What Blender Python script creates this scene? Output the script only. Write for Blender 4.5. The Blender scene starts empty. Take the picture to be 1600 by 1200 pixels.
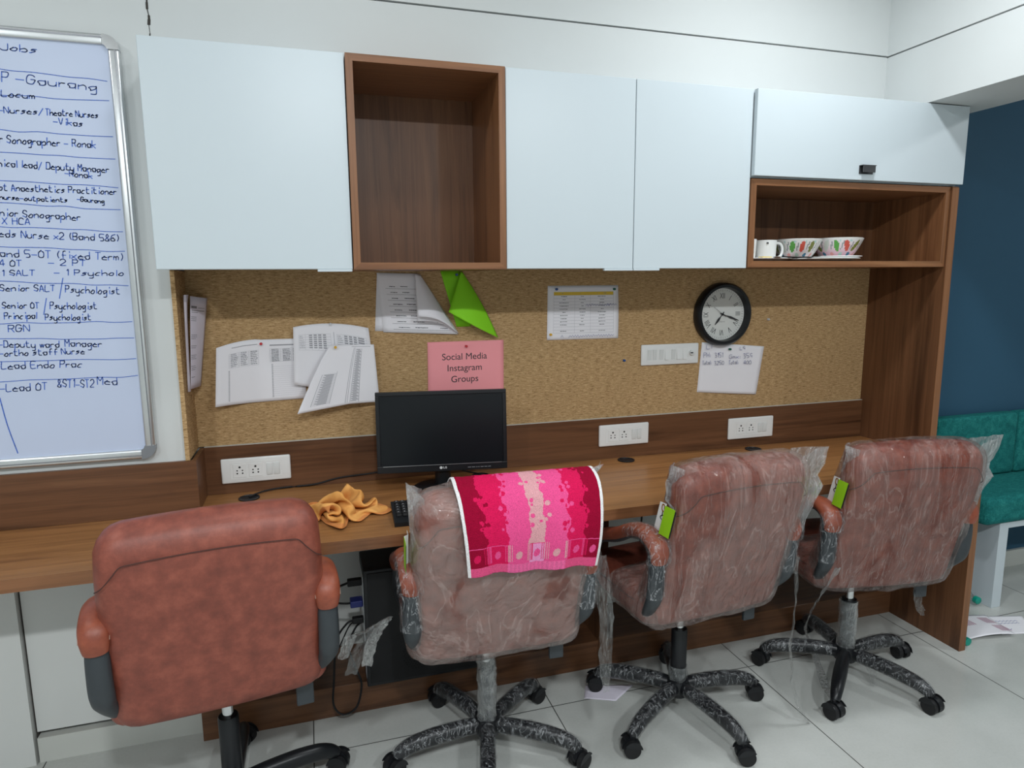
import bpy, bmesh, math, random
from mathutils import Vector, Matrix, noise
random.seed(7)
R = math.radians
sc = bpy.context.scene
COL = sc.collection

# ------------------------------------------------------------------ camera, world, lights, exposure
cam_d = bpy.data.cameras.new('camera'); cam = bpy.data.objects.new('camera', cam_d); COL.objects.link(cam)
cam_d.sensor_fit = 'HORIZONTAL'; cam_d.sensor_width = 36.0; cam_d.lens = 1037.737 * 36 / 1600
cam_d.clip_start = 0.05
cam.rotation_euler = (R(81.13502), R(0.43279), R(-16.89345))
cam.location = (-1.04922, -2.41479, 1.47370)
sc.camera = cam
sc.view_settings.view_transform = 'Standard'
sc.view_settings.look = 'None'
sc.view_settings.exposure = 0.0
sc.view_settings.gamma = 1.0
sc.view_settings.use_curve_mapping = False
w = bpy.data.worlds.new('world'); sc.world = w; w.use_nodes = True
w.node_tree.nodes['Background'].inputs[0].default_value = (0.85, 0.93, 1.0, 1)
w.node_tree.nodes['Background'].inputs[1].default_value = 0.05
LIGHTS = [(-0.95, -3.17, 46), (0.55, -3.17, 36), (-2.45, -3.17, 34),
          (-0.95, -1.0, 5), (0.55, -0.93, 13), (-2.45, -1.0, 6)]
for lx, ly, pw in LIGHTS:                       # round ceiling downlights of the room
    ld = bpy.data.lights.new('ceiling_downlight', 'AREA'); ld.shape = 'DISK'; ld.size = 0.17
    ld.energy = pw; ld.color = (0.93, 0.975, 1.0)
    lo = bpy.data.objects.new('ceiling_downlight', ld); COL.objects.link(lo); lo.location = (lx, ly, 2.742)
ld = bpy.data.lights.new('passage_light', 'AREA'); ld.shape = 'DISK'; ld.size = 0.4; ld.energy = 20; ld.color = (0.93, 0.975, 1.0)
lo = bpy.data.objects.new('passage_light', ld); COL.objects.link(lo); lo.location = (3.0, -1.8, 2.74)

# ------------------------------------------------------------------ small helpers
def lin(r, g, b):
    f = lambda c: (c/255/12.92) if c/255 <= 0.04045 else ((c/255+0.055)/1.055)**2.4
    return (f(r), f(g), f(b), 1)

class NT:
    """tiny node-graph writer"""
    def __init__(s, name):
        s.m = bpy.data.materials.new(name); s.m.use_nodes = True
        s.t = s.m.node_tree; s.t.nodes.clear()
        s.out = s.t.nodes.new('ShaderNodeOutputMaterial')
    def n(s, typ, ins=None, **kw):
        d = s.t.nodes.new('ShaderNode' + typ)
        for k, v in kw.items(): setattr(d, k, v)
        for k, v in (ins or {}).items(): s.set(d.inputs[k], v)
        return d
    def set(s, sock, v):
        if isinstance(v, bpy.types.NodeSocket): s.t.links.new(v, sock)
        elif isinstance(v, bpy.types.Node): s.t.links.new(v.outputs[0], sock)
        else: sock.default_value = v
    def coord(s, scale=(1, 1, 1), rot=(0, 0, 0), kind='Object'):
        tc = s.n('TexCoord')
        return s.n('Mapping', {'Vector': tc.outputs[kind], 'Scale': scale, 'Rotation': rot}).outputs[0]
    def noise(s, vec, scale, detail=4, rough=0.55, dist=0.0):
        return s.n('TexNoise', {'Vector': vec, 'Scale': scale, 'Detail': detail, 'Roughness': rough, 'Distortion': dist}).outputs['Fac']
    def ramp(s, fac, stops, interp='LINEAR'):
        r = s.n('ValToRGB', {'Fac': fac}); cr = r.color_ramp; cr.interpolation = interp
        while len(cr.elements) < len(stops): cr.elements.new(0.5)
        for e, (p, c) in zip(cr.elements, stops):
            e.position = p; e.color = c if len(c) == 4 else (*c, 1)
        return r.outputs[0]
    def math(s, op, a, b=0.0):
        d = s.n('Math', operation=op); s.set(d.inputs[0], a); s.set(d.inputs[1], b); return d.outputs[0]
    def mix(s, fac, a, b, blend='MIX'):
        d = s.n('Mix', data_type='RGBA', blend_type=blend)
        s.set(d.inputs[0], fac); s.set(d.inputs[6], a); s.set(d.inputs[7], b); return d.outputs[2]
    def bump(s, h, strength=0.3, dist=0.01):
        return s.n('Bump', {'Height': h, 'Strength': strength, 'Distance': dist}).outputs[0]
    def bsdf(s, col, rough=0.5, metal=0.0, spec=0.5, normal=None, link=True, **kw):
        d = s.n('BsdfPrincipled', {'Base Color': col, 'Roughness': rough, 'Metallic': metal, 'Specular IOR Level': spec})
        if normal is not None: s.set(d.inputs['Normal'], normal)
        for k, v in kw.items(): s.set(d.inputs[k.replace('_', ' ')], v)
        if link: s.t.links.new(d.outputs[0], s.out.inputs[0])
        return d

def plain(name, col, rough=0.5, metal=0.0, spec=0.5, mottle=0.04, scale=30.0, bump=0.0):
    t = NT(name); v = t.coord()
    nz = t.noise(v, scale, 3)
    c2 = tuple(c*(1-mottle*2) for c in col[:3]) + (1,)
    t.bsdf(t.mix(nz, c2, col), rough, metal, spec, t.bump(nz, bump, 0.002) if bump else None)
    return t.m

def wood(name, axis, base=(0.150, 0.066, 0.030), dark=(0.066, 0.027, 0.012), light=(0.225, 0.108, 0.050), rough=0.38):
    t = NT(name)
    s1 = [9, 9, 9]; s1[axis] = 0.7
    s2 = [60, 60, 60]; s2[axis] = 1.6
    a = t.noise(t.coord(tuple(s1)), 1.0, 5, 0.6, 1.4)
    b = t.noise(t.coord(tuple(s2)), 1.0, 4, 0.65, 0.4)
    c = t.ramp(a, [(0.28, dark), (0.47, base), (0.60, base), (0.78, light)])
    fine = t.ramp(b, [(0.3, (0.55, 0.52, 0.5)), (0.55, (1, 1, 1)), (0.8, (1.15, 1.15, 1.15))])
    t.bsdf(t.mix(0.75, c, fine, 'MULTIPLY'), rough, 0, 0.4, t.bump(b, 0.12, 0.001))
    return t.m

def film(name, rot, base, cr_, bl_, tint=(0.63, 0.50, 0.46), sc_=(9, 2.4), gloss=0.8, dist=0.024, cw=0.03):
    """clear crinkled polythene"""
    t = NT(name)
    v = t.coord((sc_[0], sc_[0], sc_[1]), rot)
    v2 = t.coord((sc_[0]*3, sc_[0]*3, sc_[1]*3.5), rot)
    a = t.noise(v, 1.0, 4, 0.55, 1.6); b = t.noise(v2, 1.0, 4, 0.6, 1.6)
    crease = t.ramp(t.math('ABSOLUTE', t.math('SUBTRACT', a, 0.5)), [(0.0, (1, 1, 1)), (cw/3, (0.35, 0.35, 0.35)), (cw, (0, 0, 0))])
    blot = t.ramp(t.noise(t.coord((sc_[0]*0.7, sc_[0]*0.7, sc_[1]*0.9), rot), 1.0, 3, 0.5, 1.2), [(0.40, (0, 0, 0)), (0.425, (0.55, 0.55, 0.55)), (0.48, (0.85, 0.85, 0.85)), (0.7, (1, 1, 1))])
    fac = t.math('ADD', base, t.math('MULTIPLY', crease, cr_))
    fac = t.math('ADD', fac, t.math('MULTIPLY', blot, bl_))
    rg = t.n('TexNoise', {'Vector': v, 'Scale': 1.3, 'Detail': 3, 'Roughness': 0.5, 'Distortion': 0.8}, noise_type='RIDGED_MULTIFRACTAL').outputs['Fac']
    nrm = t.bump(t.math('ADD', t.math('MULTIPLY', rg, 0.7), t.math('ADD', a, t.math('MULTIPLY', b, 0.5))), 1.0, dist)
    body = t.bsdf((*tint, 1), 0.22, 0, 0.6, nrm, link=False)
    tr = t.n('BsdfTransparent', {'Color': (0.97, 0.97, 0.97, 1)})
    gl = t.n('BsdfGlossy', {'Color': (1, 1, 1, 1), 'Roughness': 0.07, 'Normal': nrm})
    fr = t.n('Fresnel', {'IOR': 1.45, 'Normal': nrm})
    m1 = t.n('MixShader', {0: fac, 1: tr.outputs[0], 2: body.outputs[0]})
    m2 = t.n('MixShader', {0: t.math('MULTIPLY', fr.outputs[0], gloss), 1: m1.outputs[0], 2: gl.outputs[0]})
    t.t.links.new(m2.outputs[0], t.out.inputs[0])
    return t.m

def vcol(name, rough=0.6, spec=0.3, fuzz=0.0):
    """colour pattern carried by the mesh itself (print, glaze, weave)"""
    t = NT(name); a = t.n('Attribute', attribute_name='pattern')
    nrm = None; c = a.outputs[0]
    if fuzz:
        nz = t.noise(t.coord((1, 1, 1)), 420, 2)
        nrm = t.bump(nz, fuzz, 0.004)
        c = t.mix(1.0, c, t.ramp(nz, [(0.25, (0.72, 0.72, 0.72)), (0.7, (1.1, 1.1, 1.1))]), 'MULTIPLY')
    t.bsdf(c, rough, 0, spec, nrm)
    return t.m

# ------------------------------------------------------------------ materials
M = {}
M['wall'] = plain('white_wall_paint', (0.64, 0.665, 0.66, 1), 0.6, 0, 0.3, 0.02, 6, 0.05)
M['wallgrey'] = plain('white_wall_under_desk', (0.66, 0.67, 0.65, 1), 0.6, 0, 0.3, 0.03, 5, 0.05)
M['ceil'] = plain('ceiling_paint', (0.8, 0.8, 0.8, 1), 0.8, 0, 0.2, 0.02)
M['blue'] = plain('blue_wall_paint', lin(46, 84, 108), 0.65, 0, 0.3, 0.05, 4, 0.08)
M['lam'] = plain('white_laminate', (0.57, 0.635, 0.67, 1), 0.33, 0, 0.45, 0.01, 3)
M['skirt'] = plain('skirting_tile', (0.60, 0.61, 0.57, 1), 0.35, 0, 0.5, 0.05, 9)
M['gap'] = plain('shadow_gap', (0.05, 0.045, 0.04, 1), 0.8)
M['wood_x'] = wood('walnut_laminate_grain_along', 0)
M['desk_x'] = wood('walnut_desk_top', 0, (0.31, 0.142, 0.050), (0.17, 0.070, 0.025), (0.41, 0.21, 0.082), 0.33)
M['wood_z'] = wood('walnut_laminate_grain_up', 2)
M['edge_x'] = wood('walnut_edge_band_along', 0, (0.24, 0.105, 0.045), (0.15, 0.06, 0.026), (0.32, 0.15, 0.065))
M['edge_z'] = wood('walnut_edge_band_up', 2, (0.24, 0.105, 0.045), (0.15, 0.06, 0.026), (0.32, 0.15, 0.065))
M['paper'] = plain('white_paper', (0.87, 0.86, 0.90, 1), 0.75, 0, 0.2, 0.02, 12)
M['lilac'] = plain('faint_lilac_paper', (0.74, 0.70, 0.80, 1), 0.75, 0, 0.2, 0.02, 12)
M['pink'] = plain('pink_paper', lin(252, 164, 170), 0.75, 0, 0.2, 0.02, 12)
M['green'] = plain('lime_green_paper', lin(140, 220, 40), 0.65, 0, 0.25, 0.02, 12)
M['ink'] = plain('black_print', (0.03, 0.03, 0.035, 1), 0.7)
M['greyink'] = plain('grey_print', (0.22, 0.22, 0.24, 1), 0.7)
M['paleink'] = plain('pale_grey_print', (0.48, 0.48, 0.52, 1), 0.7)
M['midink'] = plain('mid_grey_print', (0.36, 0.36, 0.39, 1), 0.7)
M['yellow'] = plain('yellow_print', (0.80, 0.55, 0.05, 1), 0.7)
M['blueink'] = plain('blue_marker_ink', (0.06, 0.15, 0.56, 1), 0.6)
M['pen'] = plain('blue_ballpoint', (0.06, 0.09, 0.35, 1), 0.6)
M['redink'] = plain('red_print', (0.40, 0.04, 0.16, 1), 0.7)
M['board'] = plain('whiteboard_enamel', (0.55, 0.62, 0.79, 1), 0.35, 0, 0.5, 0.03, 4)
M['alu'] = plain('brushed_aluminium', (0.68, 0.70, 0.71, 1), 0.32, 0.85, 0.5, 0.05, 40)
M['cap'] = plain('grey_plastic_corner', (0.25, 0.26, 0.28, 1), 0.25, 0.4)
M['chrome'] = plain('chrome', (0.75, 0.76, 0.77, 1), 0.12, 1.0)
M['steel'] = plain('dark_steel_handle', (0.10, 0.10, 0.105, 1), 0.3, 0.6)
M['black'] = plain('black_plastic', (0.010, 0.011, 0.013, 1), 0.33, 0, 0.35, 0.1)
M['blackmatt'] = plain('black_matt_plastic', (0.014, 0.014, 0.015, 1), 0.6, 0, 0.3, 0.1)
M['grille'] = plain('vent_holes', (0.003, 0.003, 0.003, 1), 0.8)
M['screen'] = plain('dark_screen', (0.006, 0.008, 0.010, 1), 0.3, 0, 0.25, 0.05)
M['pcblack'] = plain('black_painted_metal', (0.013, 0.014, 0.016, 1), 0.5, 0, 0.4, 0.1)
M['armgrey'] = plain('charcoal_plastic', (0.035, 0.042, 0.048, 1), 0.45, 0, 0.45, 0.1, 60)
M['switch'] = plain('white_switch_plastic', (0.80, 0.81, 0.80, 1), 0.28, 0, 0.5, 0.01)
M['switchgrey'] = plain('pale_switch_rocker', (0.70, 0.72, 0.71, 1), 0.3, 0, 0.5, 0.01)
M['ceramic'] = plain('white_ceramic', (0.78, 0.79, 0.78, 1), 0.15, 0, 0.5, 0.01)
M['teal'] = None
M['stitch'] = plain('dark_thread', (0.06, 0.02, 0.015, 1), 0.8)
M['whitestitch'] = plain('pale_thread', (0.42, 0.28, 0.22, 1), 0.8)
M['tealcap'] = plain('teal_bottle_cap', (0.0, 0.30, 0.22, 1), 0.4)
M['bluevga'] = plain('blue_plug', (0.01, 0.02, 0.16, 1), 0.45)
M['pinred'] = plain('red_pin', (0.55, 0.02, 0.03, 1), 0.3)
M['pinblue'] = plain('blue_pin', (0.02, 0.08, 0.28, 1), 0.3)
M['pingreen'] = plain('green_pin', (0.0, 0.12, 0.07, 1), 0.3)
M['pinyellow'] = plain('yellow_pin', (0.75, 0.42, 0.02, 1), 0.3)
M['pinclear'] = plain('clear_pin', (0.62, 0.63, 0.66, 1), 0.2)
M['tagwhite'] = plain('tag_white', (0.80, 0.80, 0.78, 1), 0.4)
M['taggreen'] = plain('tag_green', lin(150, 205, 30), 0.4)
M['tagblack'] = plain('tag_black', (0.02, 0.02, 0.02, 1), 0.4)
M['tagbrown'] = plain('tag_brown', (0.45, 0.2, 0.05, 1), 0.4)

t = NT('mottled_brown_leather')
nz = t.noise(t.coord(), 26, 5, 0.62); nz2 = t.noise(t.coord(), 260, 3)
c = t.ramp(nz, [(0.3, lin(110, 55, 43)), (0.5, lin(127, 65, 51)), (0.72, lin(148, 80, 63))])
t.bsdf(c, 0.46, 0, 0.45, t.bump(t.math('ADD', nz2, t.math('MULTIPLY', nz, 0.5)), 0.16, 0.002)); M['leather'] = t.m
t = NT('orange_brown_leather')
nz = t.noise(t.coord(), 40, 4); nz2 = t.noise(t.coord(), 260, 3)
c = t.ramp(nz, [(0.3, lin(124, 60, 42)), (0.7, lin(148, 77, 54))])
t.bsdf(c, 0.42, 0, 0.45, t.bump(nz2, 0.16, 0.002)); M['leather2'] = t.m

t = NT('woven_jute_board')
a = t.noise(t.coord((42, 42, 300)), 1.0, 3, 0.6); b = t.noise(t.coord((130, 130, 420)), 1.0, 3, 0.6); big = t.noise(t.coord((2, 2, 2)), 1.0, 3)
h = t.math('ADD', t.math('MULTIPLY', a, 0.6), t.math('MULTIPLY', b, 0.4))
c = t.ramp(h, [(0.33, lin(124, 96, 62)), (0.47, lin(176, 144, 102)), (0.56, lin(194, 162, 119)), (0.70, lin(218, 188, 147))])
c = t.mix(0.25, c, t.ramp(big, [(0.35, (0.8, 0.8, 0.8)), (0.65, (1.1, 1.1, 1.1))]), 'MULTIPLY')
t.bsdf(c, 0.9, 0, 0.15, t.bump(h, 0.5, 0.004)); M['jute'] = t.m

t = NT('polished_floor_tile')
tc = t.n('TexCoord').outputs['Object']; sx = t.n('SeparateXYZ', {0: tc})
TX0, TY0, TS = -1.1081, -0.4224, 0.8
def joint(sock, off):
    f = t.math('FRACT', t.math('ADD', t.math('DIVIDE', t.math('SUBTRACT', sock, off), TS), 20.0))
    d = t.math('SUBTRACT', 0.5, t.math('ABSOLUTE', t.math('SUBTRACT', f, 0.5)))
    return t.math('LESS_THAN', d, 0.0022)
g = t.math('MAXIMUM', joint(sx.outputs[0], TX0), joint(sx.outputs[1], TY0))
nz = t.noise(t.coord(), 3.0, 5, 0.6); fl = t.noise(t.coord(), 120, 2)
tile = t.ramp(nz, [(0.3, (0.47, 0.485, 0.46)), (0.7, (0.55, 0.565, 0.54))])
tile = t.mix(0.12, tile, t.ramp(fl, [(0.3, (0.7, 0.7, 0.7)), (0.6, (1, 1, 1))]), 'MULTIPLY')
c = t.mix(g, tile, (0.05, 0.05, 0.045, 1))
t.bsdf(c, t.math('ADD', 0.16, t.math('MULTIPLY', g, 0.5)), 0, 0.45, t.bump(t.math('SUBTRACT', 1.0, g), 0.4, 0.002)); M['floor'] = t.m

t = NT('teal_upholstery')
a = t.noise(t.coord((160, 160, 160)), 1.0, 3, 0.6); b = t.noise(t.coord((30, 140, 30), (0, 0, 0.6)), 1.0, 3)
c = t.ramp(t.math('ADD', t.math('MULTIPLY', a, 0.5), t.math('MULTIPLY', b, 0.5)), [(0.35, lin(14, 88, 88)), (0.5, lin(24, 108, 106)), (0.65, lin(44, 130, 124))])
t.bsdf(c, 0.85, 0, 0.2, t.bump(a, 0.4, 0.002)); M['teal'] = t.m

t = NT('orange_duster_cotton')
a = t.noise(t.coord(), 380, 2); b = t.noise(t.coord(), 18, 3)
c = t.ramp(b, [(0.3, lin(210, 146, 76)), (0.7, lin(226, 166, 96))])
t.bsdf(c, 0.95, 0, 0.1, t.bump(a, 0.35, 0.002)); M['duster'] = t.m
M['hem'] = plain('rust_hem', lin(206, 132, 70), 0.95)

M['film_back'] = film('clear_film_creased', (0, R(-14), 0), 0.05, 0.16, 0.20, sc_=(6, 4), gloss=0.6)
M['film_diag'] = film('clear_film_diagonal_creases', (0, R(30), 0), 0.04, 0.18, 0.15, sc_=(12, 1.8), gloss=0.55)
M['film_tall'] = film('clear_film_upright_creases', (0, R(8), 0), 0.01, 0.20, 0.10, sc_=(13, 2.0), gloss=0.55)
M['film_wrap'] = film('stretch_film_windings', (0, R(70), R(20)), 0.0, 0.50, 0.03, (0.60, 0.62, 0.64), (40, 13), 0.25, 0.004, 0.035)
M['film_lift'] = film('stretch_film_sleeve', (0, 0, 0), 0.10, 0.30, 0.10, (0.50, 0.53, 0.53), (40, 12), 0.5, 0.005)
M['film_strip'] = film('film_ribbon', (0, 0, 0), 0.06, 0.22, 0.14, (0.42, 0.43, 0.42), (40, 8), 0.6)
M['film_ear'] = film('gathered_film_corner', (0, R(25), 0), 0.22, 0.30, 0.16, (0.66, 0.66, 0.66), (24, 8), 0.9)
M['print'] = vcol('glazed_leaf_pattern', 0.25, 0.5)
M['towel'] = vcol('terry_towel_stripes', 0.95, 0.1, 0.6)
t = NT('clear_bottle_plastic')
tr = t.n('BsdfTransparent', {'Color': (0.93, 0.96, 0.95, 1)}); gl = t.n('BsdfGlossy', {'Color': (1, 1, 1, 1), 'Roughness': 0.08})
fr = t.n('Fresnel', {'IOR': 1.6}); mx = t.n('MixShader', {0: t.math('ADD', fr.outputs[0], 0.08), 1: tr.outputs[0], 2: gl.outputs[0]})
t.t.links.new(mx.outputs[0], t.out.inputs[0]); M['pet'] = t.m

# ------------------------------------------------------------------ mesh building
class MB:
    def __init__(s): s.bm = bmesh.new()
    def box(s, lo, hi, bev=0.0, seg=2, mat=0, mtx=None):
        r = bmesh.ops.create_cube(s.bm, size=1.0)
        vs = r['verts']
        for v in vs: v.co = Vector([(lo[i]+hi[i])/2 + v.co[i]*(hi[i]-lo[i]) for i in range(3)])
        fs = {f for v in vs for f in v.link_faces}
        if bev:
            es = list({e for v in vs for e in v.link_edges})
            r2 = bmesh.ops.bevel(s.bm, geom=es, offset=bev, segments=seg, profile=0.5, affect='EDGES')
            vs = list({v for f in r2['faces'] for v in f.verts} | {v for v in vs if v.is_valid})
        if mtx is not None:
            for v in vs: v.co = mtx @ v.co
        for f in {f for v in vs for f in v.link_faces}: f.material_index = mat
        return s
    def poly(s, pts, mat=0):
        f = s.bm.faces.new([s.bm.verts.new(p) for p in pts]); f.material_index = mat; return s
    def prism(s, pts, vec, mat=0):
        vec = Vector(vec); a = [s.bm.verts.new(p) for p in pts]; b = [s.bm.verts.new(Vector(p)+vec) for p in pts]
        n = len(pts); fs = [s.bm.faces.new(a[::-1]), s.bm.faces.new(b)]
        for i in range(n): fs.append(s.bm.faces.new((a[i], a[(i+1) % n], b[(i+1) % n], b[i])))
        for f in fs: f.material_index = mat
        return s
    def grid(s, fn, nu, nv, mat=0, closed_u=False):
        V = [[s.bm.verts.new(fn(i/nu, j/nv)) for i in range(nu if closed_u else nu+1)] for j in range(nv+1)]
        for j in range(nv):
            for i in range(nu):
                i2 = (i+1) % nu if closed_u else i+1
                f = s.bm.faces.new((V[j][i], V[j][i2], V[j+1][i2], V[j+1][i])); f.material_index = mat
        return V
    def lathe(s, prof, n=32, axis='Z', at=(0, 0, 0), mat=0, cap=True):
        at = Vector(at)
        def P(r, h, a):
            x, y = r*math.cos(a), r*math.sin(a)
            return at + {'Z': Vector((x, y, h)), 'Y': Vector((x, h, y)), 'X': Vector((h, x, y))}[axis]
        rings = [[s.bm.verts.new(P(r, h, 2*math.pi*i/n)) for i in range(n)] for r, h in prof]
        for a, b in zip(rings, rings[1:]):
            for i in range(n):
                f = s.bm.faces.new((a[i], a[(i+1) % n], b[(i+1) % n], b[i])); f.material_index = mat
        if cap:
            for q in (rings[0], rings[-1]):
                f = s.bm.faces.new(q); f.material_index = mat
        return s
    def tube(s, pts, r, n=10, smooth=4, sx=1.0, mat=0, up=(1, 0, 0), cap=True):
        """tube along points; r number or list; cross-section scaled sx along 'up'"""
        pts = [Vector(p) for p in pts]
        rs = r if isinstance(r, (list, tuple)) else [r]*len(pts)
        if smooth > 1 and len(pts) > 2:
            P, Q = [], []
            for i in range(len(pts)-1):
                p0, p1, p2, p3 = pts[max(i-1, 0)], pts[i], pts[i+1], pts[min(i+2, len(pts)-1)]
                for k in range(smooth):
                    u = k/smooth
                    P.append(0.5*((2*p1)+(p2-p0)*u+(2*p0-5*p1+4*p2-p3)*u*u+(3*p1-p0-3*p2+p3)*u**3)); Q.append(rs[i]*(1-u)+rs[i+1]*u)
            P.append(pts[-1]); Q.append(rs[-1]); pts, rs = P, Q
        up = Vector(up); rings = []
        for i, p in enumerate(pts):
            d = (pts[min(i+1, len(pts)-1)]-pts[max(i-1, 0)]).normalized()
            a = up - d*up.dot(d)
            if a.length < 1e-3:
                o = Vector((0, 1, 0)); a = o - d*o.dot(d)
            a.normalize(); b = d.cross(a)
            rings.append([s.bm.verts.new(p + a*(math.cos(2*math.pi*k/n)*rs[i]*sx) + b*(math.sin(2*math.pi*k/n)*rs[i])) for k in range(n)])
        for A, B in zip(rings, rings[1:]):
            for k in range(n):
                f = s.bm.faces.new((A[k], A[(k+1) % n], B[(k+1) % n], B[k])); f.material_index = mat
        if cap:
            for q in (rings[0], rings[-1]):
                f = s.bm.faces.new(q); f.material_index = mat
        return s
    def build(s, name, mats, parent=None, smooth=False, loc=None, angle=40):
        bmesh.ops.recalc_face_normals(s.bm, faces=s.bm.faces)
        me = bpy.data.meshes.new(name); s.bm.to_mesh(me); s.bm.free()
        for m in (mats if isinstance(mats, (list, tuple)) else [mats]): me.materials.append(M[m] if isinstance(m, str) else m)
        if smooth:
            for p in me.polygons: p.use_smooth = True
            try: me.set_sharp_from_angle(angle=R(angle))
            except Exception: pass
        o = bpy.data.objects.new(name, me); COL.objects.link(o)
        if parent is not None: o.parent = parent
        if loc is not None: o.location = loc
        return o

def thing(name, label, cat, loc=(0, 0, 0), rz=0.0, group=None):
    o = bpy.data.objects.new(name, None); COL.objects.link(o); o.empty_display_size = 0.05
    o.location = loc; o.rotation_euler = (0, 0, rz); o['label'] = label; o['category'] = cat
    if group: o['group'] = group
    return o
def tag(o, label, cat, group=None):
    o['label'] = label; o['category'] = cat
    if group: o['group'] = group
    return o
def struct(o): o['kind'] = 'structure'; return o
def sbox(name, lo, hi, m, bev=0): return struct(MB().box(lo, hi, bev).build(name, m))
def solid(o, th, off=0):
    md = o.modifiers.new('thickness', 'SOLIDIFY'); md.thickness = th; md.offset = off; return o

def cushion(mb, sx, sy, sz, r, Rc=0.0, plane=(0, 2), nmid=10, fn=None, mat=0):
    """rounded box centred on origin: edge radius r, extra outline corner radius Rc in the given plane; fn(v) warps"""
    def ticks(h):
        c = [-h + r*(1-math.cos(R(a))) for a in (0, 30, 60)] + [-h+r]
        mid = [(-h+r) + (2*(h-r))*k/nmid for k in range(1, nmid)]
        return c + mid + [-x for x in c[::-1]]
    T = [ticks(s/2) for s in (sx, sy, sz)]
    cache = {}
    H = (sx/2, sy/2, sz/2)
    def vert(p):
        k = tuple(round(x, 6) for x in p)
        if k in cache: return cache[k]
        p = Vector(p); q = Vector([max(-(H[i]-r), min(H[i]-r, p[i])) for i in range(3)])
        d = p-q
        if d.length > 1e-9: p = q + d.normalized()*r
        if Rc:
            a, b = plane
            da, db = abs(p[a])-(H[a]-Rc), abs(p[b])-(H[b]-Rc)
            if da > 0 and db > 0:
                f = max(da, db)/math.hypot(da, db)
                p[a] = math.copysign(H[a]-Rc+da*f, p[a]); p[b] = math.copysign(H[b]-Rc+db*f, p[b])
        if fn: p = fn(p)
        cache[k] = mb.bm.verts.new(p); return cache[k]
    for ax in range(3):
        u, v = [i for i in range(3) if i != ax]
        for sgn in (-1, 1):
            for i in range(len(T[u])-1):
                for j in range(len(T[v])-1):
                    def pt(a, b):
                        p = [0, 0, 0]; p[ax] = sgn*H[ax]; p[u] = T[u][a]; p[v] = T[v][b]; return p
                    qs = [vert(pt(i, j)), vert(pt(i+1, j)), vert(pt(i+1, j+1)), vert(pt(i, j+1))]
                    if len(set(qs)) == 4:
                        f = mb.bm.faces.new(qs); f.material_index = mat
    return mb

def paint(o, fn):
    """face colours -> 'pattern' attribute; fn(face centre, index) -> rgb"""
    me = o.data; at = me.color_attributes.new('pattern', 'FLOAT_COLOR', 'CORNER')
    for p in me.polygons:
        c = fn(p.center, p.index)
        for li in p.loop_indices: at.data[li].color = (*c[:3], 1)

# ------------------------------------------------------------------ handwriting: single-stroke letters on a 0-9 grid
G = {
 'a': '4616051413334446 4643', 'b': '0903 05263645443313', 'c': '4626150413334', 'd': '4626051413334445 4943', 'e': '054535261504133343',
 'f': '493928231 1646', 'g': '4626051413344546 46413010', 'h': '0903 0526364543', 'i': '2623 2829', 'j': '36312011 3839', 'k': '0903 4605 1543', 'l': '1913',
 'm': '0603 05162523 25364543', 'n': '0603 0526364543', 'o': '26150413334536 3626', 'p': '0600 05263645443313', 'q': '4626051413334445 4640', 'r': '0603 05162636',
 's': '462615353413 1303', 't': '19142343 0737', 'u': '0604133344 4643', 'v': '062346', 'w': '0613263346', 'x': '0643 4603', 'y': '0604133344 46413010', 'z': '06460343',
 'A': '032943 1535', 'B': '0903 0939483606 0636453303', 'C': '48391907041343', 'D': '0903 093947443303', 'E': '49090343 0636', 'F': '490903 0636',
 'G': '48391907041333454626', 'H': '0903 4943 0646', 'I': '1913', 'J': '4944331304', 'K': '0903 4905 1643', 'L': '090343', 'M': '0309264943', 'N': '03094349',
 'O': '2918070413334447382 3829', 'P': '0903 0939483606', 'Q': '291807041333444738 3829 2443', 'R': '0903 0939483606 2643', 'S': '48391907264533 3304', 'T': '0949 2923',
 'U': '0904133344 4449', 'V': '092349', 'W': '0913263349', 'X': '0943 4903', 'Y': '0926 4926 2623', 'Z': '09490343',
 '0': '291807041333444738 3829', '1': '182923', '2': '08193947250343', '3': '093926364433130', '4': '290545 3933', '5': '490906364433130', '6': '49180504133344352615',
 '7': '094923', '8': '29182635443304132618 2938', '9': '463516183948 4643', '-': '0545', '/': '0249', '(': '29171523', ')': '19272513', '&': '4317293704133345', ',': '1412', '.': '1313',
 ':': '1615 1413', '+': '0545 2723', "'": '1917'}
def strokes(text, size, track=0.75):
    out, x = [], 0.0
    u = size/6.0
    for ch in text:
        if ch == ' ': x += 3.4*u; continue
        for st in G.get(ch, '').split():
            st = st[:len(st)//2*2]
            pts = [(x+int(st[i])*u, (int(st[i+1])-3)*u) for i in range(0, len(st), 2)]
            if len(pts) > 1: out.append(pts)
        wd = max(int(c[i]) for c in G.get(ch, '40').split() for i in range(0, len(c)//2*2, 2))
        x += (wd+1.9*track)*u
    return out, x
def smoothline(p, k=3):
    if len(p) < 3: return p
    o = []
    for i in range(len(p)-1):
        a, b, c, d = p[max(i-1, 0)], p[i], p[i+1], p[min(i+2, len(p)-1)]
        for j in range(k):
            t = j/k
            o.append(tuple(0.5*(2*b[q]+(c[q]-a[q])*t+(2*a[q]-5*b[q]+4*c[q]-d[q])*t*t+(3*b[q]-a[q]-3*c[q]+d[q])*t**3) for q in (0, 1)))
    return o+[p[-1]]
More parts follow.
